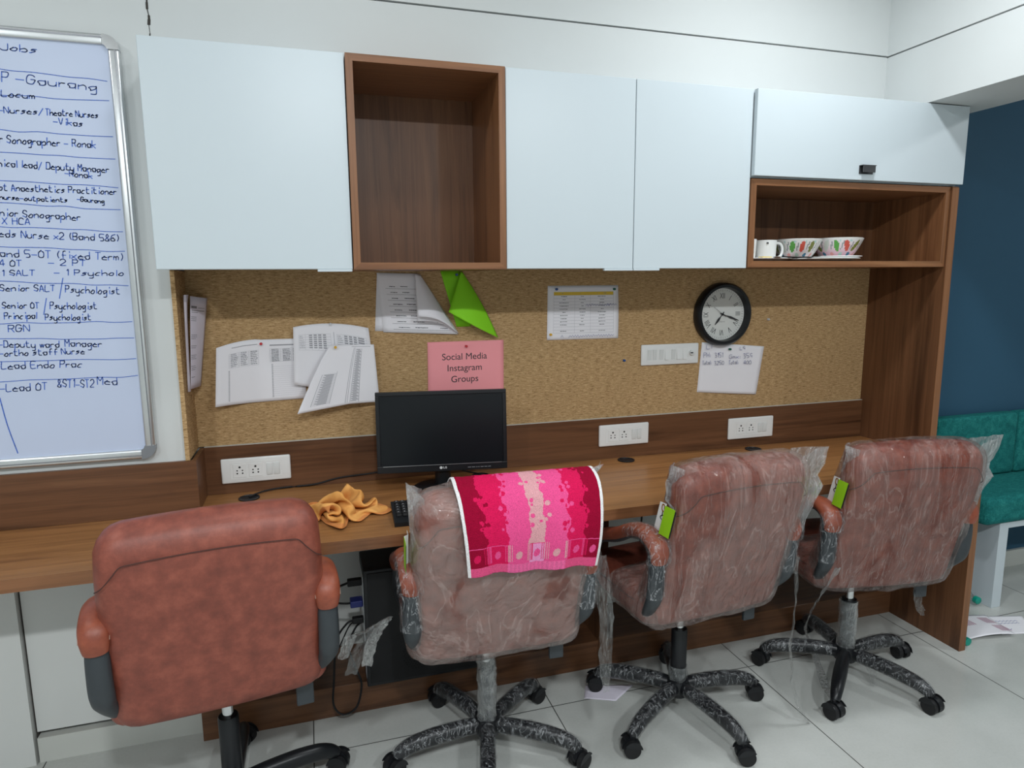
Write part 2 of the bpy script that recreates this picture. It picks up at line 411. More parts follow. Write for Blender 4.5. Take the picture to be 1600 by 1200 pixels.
def ribbon(mb, pts, wd, to3, mat=0):
    """flat pen stroke through 2-D points, mapped to space by to3(x, y)"""
    for (x0, y0), (x1, y1) in zip(pts, pts[1:]):
        dx, dy = x1-x0, y1-y0; l = math.hypot(dx, dy)
        if l < 1e-7: continue
        nx, ny = -dy/l*wd/2, dx/l*wd/2; ex, ey = dx/l*wd*0.35, dy/l*wd*0.35
        mb.poly([to3(x0-ex+nx, y0-ey+ny), to3(x0-ex-nx, y0-ey-ny), to3(x1+ex-nx, y1+ey-ny), to3(x1+ex+nx, y1+ey+ny)], mat)
def write(mb, text, x, z, size, wd, to3, width=None, jit=0.0, slant=0.0, mat=0):
    st, tw = strokes(text, size); k = (width/tw) if width else 1.0
    rnd = random.Random(hash(text) & 255 if False else len(text)*7)
    for s in st:
        j = rnd.uniform(-1, 1)*jit
        ribbon(mb, [(x+px*k+py*slant, z+py+j+px*k*0.0) for px, py in smoothline(s)], wd, to3, mat)
def typeset(text, size, name, parent, mat, at, align='CENTER'):
    cu = bpy.data.curves.new('lettering', 'FONT'); cu.body = text; cu.size = size; cu.align_x = align; cu.align_y = 'CENTER'; cu.space_line = 1.22
    ob = bpy.data.objects.new('lettering', cu); COL.objects.link(ob)
    me = bpy.data.meshes.new_from_object(ob.evaluated_get(bpy.context.evaluated_depsgraph_get()))
    bpy.data.objects.remove(ob); bpy.data.curves.remove(cu)
    for v in me.vertices:
        x, y, z = v.co; v.co = Vector(at(x, y))
    me.materials.clear(); me.materials.append(M[mat]); me.name = name
    o = bpy.data.objects.new(name, me); COL.objects.link(o)
    if parent is not None: o.parent = parent
    return o

def W(o, parent):
    """parent a part that was built in room coordinates"""
    o.parent = parent
    o.matrix_parent_inverse = (Matrix.Translation(parent.location) @ parent.rotation_euler.to_matrix().to_4x4()).inverted()
    return o

# ------------------------------------------------------------------ the room
CORK_L, CORK_R = -1.4336, 1.354
YC = -0.168                                   # face of the column and of the wall above the cabinets
sbox('floor', (-4.0, -5.0, -0.10), (4.6, 0.30, 0.0), 'floor')
sbox('ceiling', (-4.0, -5.0, 2.80), (4.6, 0.30, 2.90), 'ceil')
sbox('wall_back', (-1.447, 0.012, 0.0), (1.386, 0.30, 2.80), 'wallgrey')
sbox('wall_back_column', (-1.925, YC-0.026, 0.10), (-1.447, 0.012, 0.70), 'wallgrey')
sbox('wall_back_pier', (-4.0, YC, 0.70), (-1.447, 0.30, 2.80), 'wall')
sbox('wall_back_panel', (-4.0, YC-0.045, 0.0), (-1.931, YC, 0.70), 'wallgrey')
sbox('wall_back_joint', (-1.931, YC-0.02, 0.0), (-1.925, YC, 0.70), 'gap')
sbox('wall_back_upper', (-1.447, YC, 2.10), (1.195, 0.012, 2.335), 'wall')
sbox('wall_back_fascia', (-1.447, YC, 2.341), (1.195, 0.012, 2.80), 'wall')
sbox('wall_right_blue', (1.386, -0.045, 0.0), (4.6, 0.30, 2.80), 'blue')
sbox('wall_right', (4.6, -5.0, 0.0), (4.7, 0.30, 2.80), 'wall')
sbox('wall_left', (-4.1, -5.0, 0.0), (-4.0, 0.30, 2.80), 'wall')
sbox('wall_rear', (-4.0, -5.1, 0.0), (4.6, -5.0, 2.80), 'wall')
sbox('beam', (1.195, -5.0, 2.1165), (1.505, -0.045, 2.333), 'wall')
sbox('beam_fascia', (1.195, -5.0, 2.339), (1.505, -0.045, 2.80), 'wall')
sbox('baseboard_column', (-1.925, YC-0.034, 0.0), (-1.4525, YC-0.0, 0.082), 'skirt')
sbox('baseboard_blue', (1.392, -0.06, 0.0), (4.6, -0.045, 0.085), 'skirt')
# cracked plaster joint where the column meets the boxed-out wall
mb = MB(); rnd = random.Random(3); z = 2.118; x = -1.446
while z < 2.33:
    dz = rnd.uniform(0.006, 0.018); wd = rnd.uniform(0.0015, 0.004) + (0.006 if z > 2.20 else 0)*rnd.random()
    x2 = -1.446 + rnd.uniform(-0.002, 0.002)
    mb.poly([(x-wd/2, YC-0.0008, z), (x+wd/2, YC-0.0008, z), (x2+wd/2, YC-0.0008, z+dz+0.001), (x2-wd/2, YC-0.0008, z+dz+0.001)]); z += dz; x = x2
struct(mb.build('trim_1', 'gap'))

# ------------------------------------------------------------------ fitted desk run
DT, DB, YF = 0.7533, 0.718, -0.572
desk = thing('desk', 'long walnut laminate desk with upstand and tall end panel along the wall', 'desk', (0, -0.3, 0))
mb = MB(); mb.prism([(-3.4, YF, DB), (CORK_R, YF, DB), (CORK_R, 0.0, DB), (-1.4167, 0.0, DB), (-1.4167, -0.166, DB), (-3.4, -0.166, DB)], (0, 0, DT-DB-0.0008))
W(mb.build('worktop', 'desk_x'), desk)
W(MB().box((-3.4, YF-0.0012, DB), (CORK_R, YF, DT), 0).build('front_edge_band', 'edge_x'), desk)
W(MB().box((-1.4157, -0.013, DT), (CORK_R, 0.0, 0.9205), 0).build('upstand', 'wood_x'), desk)
mb = MB(); mb.box((-3.4, -0.181, DT), (-1.4157, YC, 0.9205)); mb.box((-1.4287, YC, DT), (-1.4157, -0.013, 0.9205))
W(mb.build('column_upstand', 'wood_x'), desk)
W(MB().box((-1.4505, -0.2507, 0.0), (CORK_R, 0.011, 0.11), 0.001, 1).build('plinth', 'wood_x'), desk)
mb = MB(); mb.prism([(-0.058, -0.255, 0.0), (-0.058, -0.255, 0.60), (-0.058, -0.55, 0.7175), (-0.058, 0.0, 0.7175), (-0.058, 0.0, 0.0)], (0.034, 0, 0))
W(mb.build('divider_panel', 'wood_z'), desk)
mb = MB()
mb.prism([(CORK_R, -0.5836, 0.0), (CORK_R, -0.5836, DT), (CORK_R, -0.372, DT), (CORK_R, -0.372, 1.82), (CORK_R, 0.0, 1.82), (CORK_R, 0.0, 0.0)], (0.0305, 0, 0))
ep = W(mb.build('end_panel', 'wood_z'), desk)
mb = MB(); mb.box((1.3535, -0.374, DT+0.002), (1.3855, -0.372, 1.815)); mb.box((1.3535, -0.5856, 0), (1.3855, -0.5836, DT))
o = mb.build('edge_band', 'edge_z'); W(o, desk)
def grommet(x, y, label):
    o = MB().lathe([(0.0315, 0.0), (0.034, 0.0), (0.034, 0.003), (0.029, 0.004), (0.027, 0.0015), (0.012, 0.001)], 32, at=(0, 0, 0)).build('cable_grommet', 'black', None, True, (x, y, DT))
    return tag(o, label, 'cable grommet', 'desk cable grommets')
grommet(0.142, -0.058, 'black round cable grommet in desk below the middle socket plate')
grommet(0.734, -0.071, 'black round cable grommet in desk behind the second chair from the end panel')
grommet(-0.469, -0.085, 'black round cable grommet just right of the monitor stand')
grommet(-1.277, -0.09, 'black round cable grommet at the left desk corner by the column')

# pin board
pb = thing('pin_board', 'jute-covered pin board filling the wall between desk and cabinets', 'pin board', (0, 0, 0.925))
W(MB().box((CORK_L, -0.001, 0.9215), (CORK_R, 0.011, 1.80)).build('panel', 'jute'), pb)
W(MB().box((-1.446, YC-0.010, 0.9215), (CORK_L, -0.001, 1.511)).build('return_panel', 'jute'), pb)
W(MB().box((-1.4157, -0.0125, 0.9205), (CORK_R, -0.001, 0.9225)).build('lower_trim', 'skirt'), pb)

# ------------------------------------------------------------------ wall cabinets
YD, ZB, ZT = -0.361, 1.5105, 2.1145
def cab(name, label, x0, x1, doors, lips):
    c = thing(name, label, 'wall cabinet', ((x0+x1)/2, -0.18, ZB), 0, 'white wall cabinets')
    W(MB().box((x0+0.001, YD+0.019, ZB+0.002), (x1-0.001, YC-0.001, ZT-0.002)).build('carcass', 'lam'), c)
    for a, b in doors:
        W(MB().box((a+0.0012, YD, ZB), (b-0.0012, YD+0.018, ZT), 0.0012, 1).build('door', 'lam'), c)
    for a, b in lips:
        W(MB().box((a, YD-0.002, ZB-0.0075), (b, YD+0.012, ZB-0.0002), 0.001, 1).build('finger_pull', 'lam'), c)
    return c
cab('wall_cabinet', 'white single-door wall cabinet beside the whiteboard', -1.447, -0.9185, [(-1.447, -0.9185)], [(-1.02, -0.921)])
cab('wall_cabinet', 'white two-door wall cabinet between the empty open box and crockery shelf', -0.443, 0.447, [(-0.443, 0.0005), (0.0005, 0.447)], [(-0.105, -0.001), (0.002, 0.10)])

def openbox(name, label, x0, x1, z0, z1, yf, th, cat, bev=0.02):
    c = thing(name, label, cat, ((x0+x1)/2, -0.18, z0), 0)
    W(MB().box((x0+th, -0.022, z0+th), (x1-th, -0.002, z1-th)).build('back_panel', 'wood_z'), c)
    mb = MB(); mb.prism([(x0, yf, z0), (x0+th, yf, z0+th), (x0+th, yf, z1-th), (x0, yf, z1)], (0, -0.002-yf, 0)); W(mb.build('side_panel', 'edge_z'), c)
    mb = MB(); mb.prism([(x1, yf, z0), (x1, yf, z1), (x1-th, yf, z1-th), (x1-th, yf, z0+th)], (0, -0.002-yf, 0)); W(mb.build('side_panel', 'edge_z'), c)
    mb = MB(); mb.prism([(x0, yf, z1), (x0+th, yf, z1-th), (x1-th, yf, z1-th), (x1, yf, z1)], (0, -0.002-yf, 0)); W(mb.build('top_panel', 'edge_x'), c)
    mb = MB(); mb.prism([(x0, yf, z0), (x1, yf, z0), (x1-th, yf, z0+th), (x0+th, yf, z0+th)], (0, -0.002-yf, 0)); W(mb.build('bottom_panel', 'edge_x'), c)
    return c
openbox('open_wall_box', 'empty open walnut wall box between white cabinet doors', -0.9165, -0.4445, 1.509, 2.1145, -0.366, 0.0205, 'wall shelf')
openbox('open_wall_shelf', 'low open walnut shelf holding the crockery below the flap cabinet', 0.4485, 1.3525, 1.514, 1.8185, -0.366, 0.022, 'wall shelf')

fc = thing('flap_cabinet', 'white flap-door wall cabinet with small steel handle over the crockery shelf', 'wall cabinet', (0.92, -0.2, 1.82), 0, 'white wall cabinets')
W(MB().box((0.4485, -0.356, 1.8225), (1.3845, YC-0.001, 2.1125)).build('carcass', 'lam'), fc)
W(MB().box((0.4475, -0.381, 1.8265), (1.3935, -0.362, 2.113), 0.0012, 1).build('flap_door', 'lam'), fc)
mb = MB()                                     # folded plate handle
mb.prism([(0.892, -0.3812, 1.878), (0.892, -0.3985, 1.878), (0.892, -0.3985, 1.8755), (0.892, -0.3835, 1.8755), (0.892, -0.3835, 1.848), (0.892, -0.3812, 1.848)], (0.062, 0, 0))
mb.box((0.895, -0.3985, 1.852), (0.951, -0.3965, 1.8765), 0.0005, 1)
W(mb.build('handle', 'steel'), fc)

# ------------------------------------------------------------------ crockery
ZS = 1.514+0.022
def plate(x, y, z, r, label, rim=0.011):
    o = MB().lathe([(r*0.55, 0.0), (r*0.62, 0.0), (r*0.80, 0.004), (r, rim), (r-0.001, rim+0.0025), (r*0.80, 0.0065), (r*0.62, 0.0035), (0.004, 0.003)], 64).build('plate', 'ceramic', None, True, (x, y, z))
    return tag(o, label, 'plate', 'white plates on the open shelf')
plate(0.607, -0.20, ZS, 0.128, 'white plate under the mug on the open shelf')
plate(0.888, -0.205, ZS, 0.152, 'largest white plate, lowest beneath the two bowls')
plate(0.972, -0.205, ZS+0.0075, 0.098, 'smaller white plate between big plate and right patterned bowl', 0.013)
BOWL_RND = random.Random(5)
def bowl(x, y, z, r, h, label, flush, seed):
    mb = MB(); n = 120; prof = []
    for k in range(37):
        u = k/36; prof.append((r*(0.50+0.50*u**0.62) if u > 0 else r*0.46, h*u))
    inner = [(q-0.003, hh+0.002) for q, hh in prof[::-4]]
    mb.lathe(prof + [(prof[-1][0]-0.0015, h+0.001)] + inner, n)
    o = mb.build('bowl', 'print', None, True, (x, y, z))
    rnd = random.Random(seed); motifs = []
    for k in range(14):                       # long leaves in two rows round the outside
        a = 2*math.pi*k/14 + seed*0.13
        motifs.append((a, 0.60, 0.115, 0.30, [(0.10, 0.36, 0.06), (0.62, 0.10, 0.07), (0.20, 0.22, 0.05), (0.60, 0.62, 0.56)][k % 4], rnd.uniform(-0.35, 0.35)))
        motifs.append((a+0.22, 0.16, 0.10, 0.11, [(0.04, 0.17, 0.28), (0.75, 0.35, 0.33), (0.45, 0.62, 0.55)][k % 3], 0))
        motifs.append((a+0.24, 0.62, 0.035, 0.24, (0.30, 0.33, 0.33), 0.2))
        motifs.append((a+0.12, 0.86, 0.04, 0.07, (0.45, 0.65, 0.62), 0))
    def col(c, i):
        rr = math.hypot(c.x, c.y); u = max(0, min(1, c.z/h)); a = math.atan2(c.y, c.x)
        if rr < r*(0.50+0.50*max(u, 1e-4)**0.62)-0.0022 and c.z > 0.003: return (0.76, 0.76, 0.74)
        base = (0.78, 0.78-0.35*flush*(1-u), 0.76-0.22*flush*(1-u))
        for ma, mu, wa, wu, mc, tl in motifs:
            da = (a-ma+math.pi) % (2*math.pi)-math.pi; du = u-mu; da -= tl*du
            if (da/wa)**2 + (du/wu)**2 < 1: return mc
        return base
    paint(o, col)
    return tag(o, label, 'bowl', 'leaf-patterned bowls')
bowl(0.775, -0.215, ZS+0.0135, 0.092, 0.070, 'leaf-patterned bowl nearest the mug', 0.25, 2)
bowl(0.966, -0.215, ZS+0.0175, 0.097, 0.072, 'leaf-patterned bowl with pink-tinted base, farther from mug', 1.0, 3)
mug = thing('mug', 'white mug with handle standing beside the patterned bowls', 'mug', (0.618, -0.235, ZS+0.004), R(-15))
MB().lathe([(0.034, 0.0), (0.038, 0.002), (0.041, 0.075), (0.0395, 0.076), (0.036, 0.006), (0.004, 0.005)], 40).build('body', 'ceramic', mug, True)
MB().tube([(0.038, 0, 0.066), (0.058, 0, 0.062), (0.066, 0, 0.040), (0.058, 0, 0.016), (0.037, 0, 0.012)], 0.0052, 10, 5, up=(0, 1, 0)).build('handle', 'ceramic', mug, True)
MB().box((-0.012, -0.0425, 0.062), (-0.005, -0.0395, 0.067)).build('printed_mark', 'ink', mug)
c2 = thing('cup', 'white cup half hidden by the shelf side, left of the mug', 'cup', (0.530, -0.235, ZS+0.004))
MB().lathe([(0.032, 0.0), (0.036, 0.002), (0.040, 0.078), (0.0385, 0.079), (0.035, 0.006), (0.004, 0.005)], 40).build('body', 'ceramic', c2, True)
o = MB().box((-0.022, -0.012, 0), (0.022, 0.012, 0.006), 0.002).build('sachet', 'yellow', None, False, (0.572, -0.298, ZS+0.011)); tag(o, 'small yellow sachet on the plate edge before the mug', 'sachet')
def spoon(x, y, z, rz, label):
    s = thing('spoon', label, 'spoon', (x, y, z), rz, 'spoons on the plates')
    MB().tube([(-0.03, 0, 0.002), (0.0, 0, 0.004), (0.055, 0, 0.002)], [0.003, 0.0022, 0.0035], 8, 4, 1.6, up=(0, 1, 0)).build('handle', 'blackmatt', s, True)
    mb = MB(); bmesh.ops.create_uvsphere(mb.bm, u_segments=16, v_segments=8, radius=1.0)
    for v in mb.bm.verts: v.co = Vector((-0.045+v.co.x*0.018, v.co.y*0.012, 0.003+v.co.z*0.003))
    mb.build('spoon_bowl', 'chrome', s, True)
spoon(0.648, -0.318, ZS+0.012, R(8), 'dark-handled spoon lying on the mug plate')
spoon(0.752, -0.295, ZS+0.0125, R(165), 'dark-handled spoon on plate rim below the left bowl')

# ------------------------------------------------------------------ whiteboard
X1, Z0, Z1, XW0 = -1.524, 0.941, 2.162, -3.32
YB = -0.190
wb = thing('whiteboard', 'large aluminium-framed whiteboard covered in blue handwritten job list', 'whiteboard', ((X1+XW0)/2, YC, Z0))
W(MB().box((XW0+0.02, YB+0.006, Z0+0.02), (X1-0.02, YC-0.0005, Z1-0.02)).build('writing_surface', 'board'), wb)
def rail(lo, hi): W(MB().box(lo, hi, 0.006, 3).build('frame_rail', 'alu', None, True), wb)
rail((XW0+0.03, YB-0.002, Z1-0.029), (X1-0.038, YC-0.001, Z1)); rail((XW0+0.03, YB-0.002, Z0), (X1-0.034, YC-0.001, Z0+0.029))
rail((X1-0.029, YB-0.002, Z0+0.034), (X1, YC-0.001, Z1-0.038)); rail((XW0, YB-0.002, Z0+0.034), (XW0+0.029, YC-0.001, Z1-0.038))
mb = MB(); mb.box((XW0+0.03, YB-0.003, Z1-0.012), (X1-0.038, YB-0.0015, Z1-0.008)); mb.box((X1-0.012, YB-0.003, Z0+0.034), (X1-0.009, YB-0.0015, Z1-0.038))
mb.box((XW0+0.03, YB-0.003, Z0+0.010), (X1-0.034, YB-0.0015, Z0+0.013)); W(mb.build('frame_groove', 'cap'), wb)
for cx, cz, sx_, sz_ in ((X1, Z1, -1, -1), (X1, Z0, -1, 1), (XW0, Z1, 1, -1), (XW0, Z0, 1, 1)):
    pts = [(cx+sx_*0.040, cz), (cx+sx_*0.022, cz+sz_*0.003), (cx+sx_*0.008, cz+sz_*0.012), (cx+sx_*0.001, cz+sz_*0.026), (cx, cz+sz_*0.040),
           (cx+sx_*0.030, cz+sz_*0.040), (cx+sx_*0.031, cz+sz_*0.036), (cx+sx_*0.036, cz+sz_*0.030), (cx+sx_*0.040, cz+sz_*0.029)]
    mb = MB(); mb.prism([(a, YB-0.0045, b) for a, b in pts], (0, 0.025, 0)); W(mb.build('corner_cap', 'chrome' if cz == Z1 else 'cap'), wb)
YI = YB+0.0055
to3 = lambda x, z: (x, YI, z)
ROWS = [  # x, z at start, x end, z end, letter size, text
 (-1.812, 2.101, -1.722, 2.098, 0.026, 'Jobs'), (-1.838, 2.017, -1.797, 2.017, 0.040, 'DP'), (-1.785, 2.020, -1.585, 2.010, 0.034, '-Gaurang'), (-1.822, 1.981, -1.741, 1.978, 0.024, 'Locum'),
 (-1.835, 1.938, -1.725, 1.938, 0.024, '-Nurses/'), (-1.722, 1.938, -1.592, 1.938, 0.024, 'Theatre Nurses'), (-1.706, 1.915, -1.632, 1.912, 0.025, '-Vikas'),
 (-1.840, 1.859, -1.605, 1.855, 0.029, 'r Sonographer - Ronak'), (-1.850, 1.796, -1.578, 1.788, 0.027, 'nical lead/ Deputy Manager'), (-1.692, 1.776, -1.621, 1.770, 0.026, '-Ronak'),
 (-1.855, 1.731, -1.564, 1.728, 0.026, 'ot Anaesthetics Practitioner'), (-1.856, 1.707, -1.690, 1.703, 0.019, 'nurse-outpatients'), (-1.668, 1.708, -1.598, 1.702, 0.018, '-Gaurang'),
 (-1.860, 1.663, -1.662, 1.653, 0.028, 'nior Sonographer'), (-1.857, 1.640, -1.787, 1.640, 0.025, 'X HCA'), (-1.868, 1.605, -1.569, 1.595, 0.028, 'eds Nurse x2 (Band 5&6)'),
 (-1.872, 1.551, -1.563, 1.541, 0.030, 'and 5-OT (fixed Term)'), (-1.875, 1.525, -1.820, 1.525, 0.025, '4 OT'), (-1.757, 1.527, -1.660, 1.524, 0.026, '- 2 PT'),
 (-1.874, 1.498, -1.790, 1.498, 0.023, '1 SALT'), (-1.745, 1.499, -1.564, 1.496, 0.024, '- 1 Psycholo'), (-1.882, 1.455, -1.745, 1.453, 0.026, 'Senior SALT'), (-1.738, 1.440, -1.724, 1.440, 0.075, '/'), (-1.722, 1.450, -1.580, 1.442, 0.029, 'Psychologist'),
 (-1.882, 1.407, -1.790, 1.405, 0.025, 'Senior OT'), (-1.782, 1.395, -1.770, 1.395, 0.06, '/'), (-1.765, 1.403, -1.644, 1.400, 0.028, 'Psychologist'), (-1.880, 1.376, -1.798, 1.376, 0.026, 'Principal'), (-1.780, 1.371, -1.662, 1.368, 0.026, 'Psychologist'),
 (-1.874, 1.339, -1.818, 1.340, 0.028, 'RGN'), (-1.903, 1.297, -1.750, 1.291, 0.027, '-Deputy ward'), (-1.738, 1.294, -1.641, 1.288, 0.029, 'Manager'), (-1.904, 1.271, -1.687, 1.270, 0.025, '-ortho staff Nurse'),
 (-1.902, 1.234, -1.697, 1.231, 0.029, 'Lead Endo Prac'), (-1.913, 1.169, -1.792, 1.168, 0.032, '-Lead OT'), (-1.768, 1.174, -1.672, 1.168, 0.034, '&ST1-ST2'), (-1.665, 1.178, -1.609, 1.172, 0.034, 'Med')]
mb = MB()
for x0, z0, x1, z1, sz, tx in ROWS:
    sz *= 0.66; st, tw = strokes(tx, sz); kx = (x1-x0)/tw; rnd = random.Random(len(tx)*31+int(z0*997))
    for s in st:
        j = rnd.uniform(-1, 1)*sz*0.05; sl = rnd.uniform(0.05, 0.22)
        ribbon(mb, [(x0+px*kx+py*sl*0.6, z0+(z1-z0)*px/tw+py+j) for px, py in smoothline(s)], 0.0025, to3)
for za, zb_ in [(2.056, 2.040), (1.984, 1.984), (1.892, 1.889), (1.834, 1.828), (1.761, 1.748), (1.700, 1.684), (1.636, 1.622), (1.580, 1.566), (1.483, 1.468), (1.365, 1.361), (1.320, 1.310), (1.257, 1.250), (1.197, 1.197)]:
    xe = -1.563+ (2.05-zb_)*0.008
    p = [(-1.93+k*(xe+1.93)/8, za+(zb_-za)*k/8+random.uniform(-1, 1)*0.0022) for k in range(9)]
    ribbon(mb, smoothline(p), 0.002, to3)
ribbon(mb, smoothline([(-1.915, 1.15), (-1.905, 1.07), (-1.888, 0.985)]), 0.003, to3)
W(mb.build('handwriting', 'blueink'), wb)

# ------------------------------------------------------------------ switch and socket plates
def socketplate(x0, z0, w_, h_, y, label):
    c = thing('socket_plate', label, 'wall socket', (x0+w_/2, y, z0+h_/2), 0, 'double socket plates above the desk')
    mb = MB(); mb.box((-w_/2, -0.011, -h_/2), (w_/2, 0, h_/2), 0.005, 3); mb.build('cover_plate', 'switch', c, True)
    MB().box((-w_*0.37, -0.0118, -h_*0.34), (w_*0.37, -0.011, h_*0.34), 0.0004, 1).build('inner_frame', 'switch', c)
    for cx in (-w_*0.235, -w_*0.01):
        s = MB().box((cx-0.0215, -0.0132, -0.0235), (cx+0.0215, -0.0118, 0.0235), 0.0006, 1).build('socket', 'switch', c)
        mb = MB()
        for hx, hz, hr in ((0, 0.0125, 0.0036), (-0.0085, 0.001, 0.0024), (0.0085, 0.001, 0.0024), (-0.0085, -0.009, 0.0027), (0.0085, -0.009, 0.0027)):
            mb.lathe([(hr, -0.01345), (hr, -0.0131)], 12, 'Y', (cx+hx, 0, hz))
        h = mb.build('pin_holes', 'grille', s)
    for cx in (w_*0.19, w_*0.295):
        MB().box((cx-0.0098, -0.0148, -0.021), (cx+0.0098, -0.0118, 0.021), 0.0015, 2).build('rocker_switch', 'switchgrey', c, True)
    return c
socketplate(-1.367, 0.790, 0.226, 0.087, -0.0131, 'white double socket plate left of monitor, on the walnut upstand')
socketplate(0.039, 0.807, 0.221, 0.088, -0.0131, 'white double socket plate on upstand between monitor and clock')
socketplate(0.641, 0.790, 0.226, 0.092, -0.0131, 'white double socket plate on upstand nearest the end panel')
c = thing('switch_plate', 'white plate of seven light switches and a regulator knob on pin board', 'light switch', (0.3575, -0.001, 1.1695))
MB().box((-0.132, -0.010, -0.0425), (0.132, 0, 0.0425), 0.005, 3).build('cover_plate', 'switch', c, True)
MB().box((-0.108, -0.0108, -0.028), (0.108, -0.0100, 0.028), 0.0004, 1).build('inner_frame', 'switch', c)
for k, cx in enumerate((-0.096, -0.073, -0.042, -0.018, 0.013, 0.037, 0.065)):
    on = k in (3, 5, 6)
    mb = MB(); mb.prism([(cx-0.0085, -0.0108, -0.021), (cx-0.0085, -0.0162 if on else -0.0118, -0.021), (cx-0.0085, -0.0118 if on else -0.0145, 0.021), (cx-0.0085, -0.0108, 0.021)], (0.017, 0, 0))
    mb.build('rocker_switch', 'switch' if on else 'switchgrey', c)
kn = MB().lathe([(0.011, -0.0108), (0.0105, -0.020), (0.009, -0.021), (0.003, -0.0212)], 24, 'Y', (0.096, 0, 0.004)).build('regulator_knob', 'switchgrey', c, True)
MB().box((0.0865, -0.0222, 0.0015), (0.0985, -0.0210, 0.0068), 0.0004, 1).build('knob_mark', 'ink', kn)

# ------------------------------------------------------------------ wall clock
ck = thing('wall_clock', 'round black-rimmed wall clock with roman numerals on the pin board', 'clock', (0.593, -0.001, 1.328))
rc = 0.131
MB().lathe([(rc-0.002, 0.0), (rc, -0.004), (rc-0.002, -0.030), (rc-0.009, -0.038), (rc-0.020, -0.036), (rc-0.024, -0.012), (rc-0.024, -0.010)], 72, 'Y', cap=False).build('rim', 'black', ck, True)
MB().lathe([(0.109, -0.0002), (0.109, -0.010), (0.001, -0.0102)], 64, 'Y').build('dial', plain('clock_dial', (0.74, 0.75, 0.72, 1), 0.5), ck)
mb = MB(); ROM = {1: 'I', 2: 'II', 3: 'III', 4: 'IV', 5: 'V', 6: 'VI', 7: 'VII', 8: 'VIII', 9: 'IX', 10: 'X', 11: 'XI', 12: 'XII'}
ROMG = {'I': ([[(0, 0), (0, 1)]], 0.28), 'V': ([[(0, 1), (0.26, 0), (0.52, 1)]], 0.72), 'X': ([[(0, 0), (0.55, 1)], [(0, 1), (0.55, 0)]], 0.75)}
for hnum, s in ROM.items():
    a = R(hnum*30); tot = sum(ROMG[c_][1] for c_ in s)-0.15; x = -tot/2
    for c_ in s:
        for line in ROMG[c_][0]:
            pts = []
            for px, py in line:
                lx, ly = (x+px)*0.0205, 0.066+py*0.021
                pts.append((lx*math.cos(a)+ly*math.sin(a), -lx*math.sin(a)+ly*math.cos(a)))
            ribbon(mb, pts, 0.0022, lambda u, v: (u, -0.0106, v))
        x += ROMG[c_][1]
for k in range(60):
    a = R(k*6); r0 = 0.096 if k % 5 else 0.093
    ribbon(mb, [(r0*math.sin(a), r0*math.cos(a)), (0.102*math.sin(a), 0.102*math.cos(a))], 0.0010, lambda u, v: (u, -0.0106, v))
mb.build('numerals', 'ink', ck)
def hand(name, deg, L, wd, back=0.012, y=-0.014, leaf=True):
    a = R(deg); mb = MB(); pr = [(-wd*0.5, -back), (wd*0.5, -back), (wd*0.4, L*0.25), (wd*(1.3 if leaf else 0.4), L*0.5), (wd*0.3, L), (-wd*0.3, L), (-wd*(1.3 if leaf else 0.4), L*0.5), (-wd*0.4, L*0.25)]
    mb.prism([(px*math.cos(a)+py*math.sin(a), y, -px*math.sin(a)+py*math.cos(a)) for px, py in pr], (0, -0.001, 0)); mb.build(name, 'ink', ck)
hand('hour_hand', 218, 0.055, 0.0040); hand('minute_hand', 109, 0.083, 0.0036, y=-0.0155); hand('second_hand', 305, 0.052, 0.0014, 0.02, -0.017, False)
MB().lathe([(0.0045, -0.0185), (0.0045, -0.012)], 16, 'Y').build('hub', 'black', ck)
mb = MB(); ribbon(mb, [(-0.018+0.003*k, -0.034+0.004*(k % 2)+0.001*(k % 3)) for k in range(12)], 0.0009, lambda u, v: (u, -0.0106, v)); mb.build('dial_lettering', 'greyink', ck)

# ------------------------------------------------------------------ papers on the pin board
def lerp(a, b, t): return a+(b-a)*t
def quad(TL, TR, BR, BL, bulge=None, top=None):
    """sheet on the board: corners (x, z); bulge(u, v) lifts it towards the room; v runs down"""
    def f(u, v):
        x = lerp(lerp(TL[0], TR[0], u), lerp(BL[0], BR[0], u), v); z = lerp(lerp(TL[1], TR[1], u), lerp(BL[1], BR[1], u), v)
        y = -0.0018 - (bulge(u, v) if bulge else 0)
        if top: z += top(u)*(1-v)
        return Vector((x, y, z))
    return f
def sheet(name, label, f, mat, nu=16, nv=16, parent=None, cat='paper', group='papers on the pin board', sub=None):
    mb = MB(); mb.grid(f, nu, nv)
    if parent is None:
        c = f(0.5, 0.5); r = thing(name, label, cat, c, 0, group)
        W(solid(mb.build('sheet', mat, None, True), 0.0003), r); return r
    W(solid(mb.build(sub or 'sheet', mat, None, True), 0.0003), parent); return parent
def printed(f, parent, name, mat, marks, wd=None):
    """marks: (u0, v0, u1, v1) bars laid on the sheet"""
    mb = MB()
    for u0, v0, u1, v1 in marks:
        n = max(1, int(abs(u1-u0)/0.12)); m = max(1, int(abs(v1-v0)/0.12))
        mb.grid(lambda a, b: f(u0+(u1-u0)*a, v0+(v1-v0)*b)+Vector((0, -0.0007, 0)), n, m)
    W(mb.build(name, mat), parent)
def textbars(rnd, u0, u1, vs, h, fill=0.7, gap=0.012):
    out = []
    for v in vs:
        u = u0; e = lerp(u0, u1, rnd.uniform(fill-0.2, min(1, fill+0.2)))
        while u < e:
            w_ = rnd.uniform(0.012, 0.035); out.append((u, v, min(u+w_, e), v+h*rnd.uniform(0.7, 1.1))); u += w_+gap
    return out
rnd = random.Random(11)

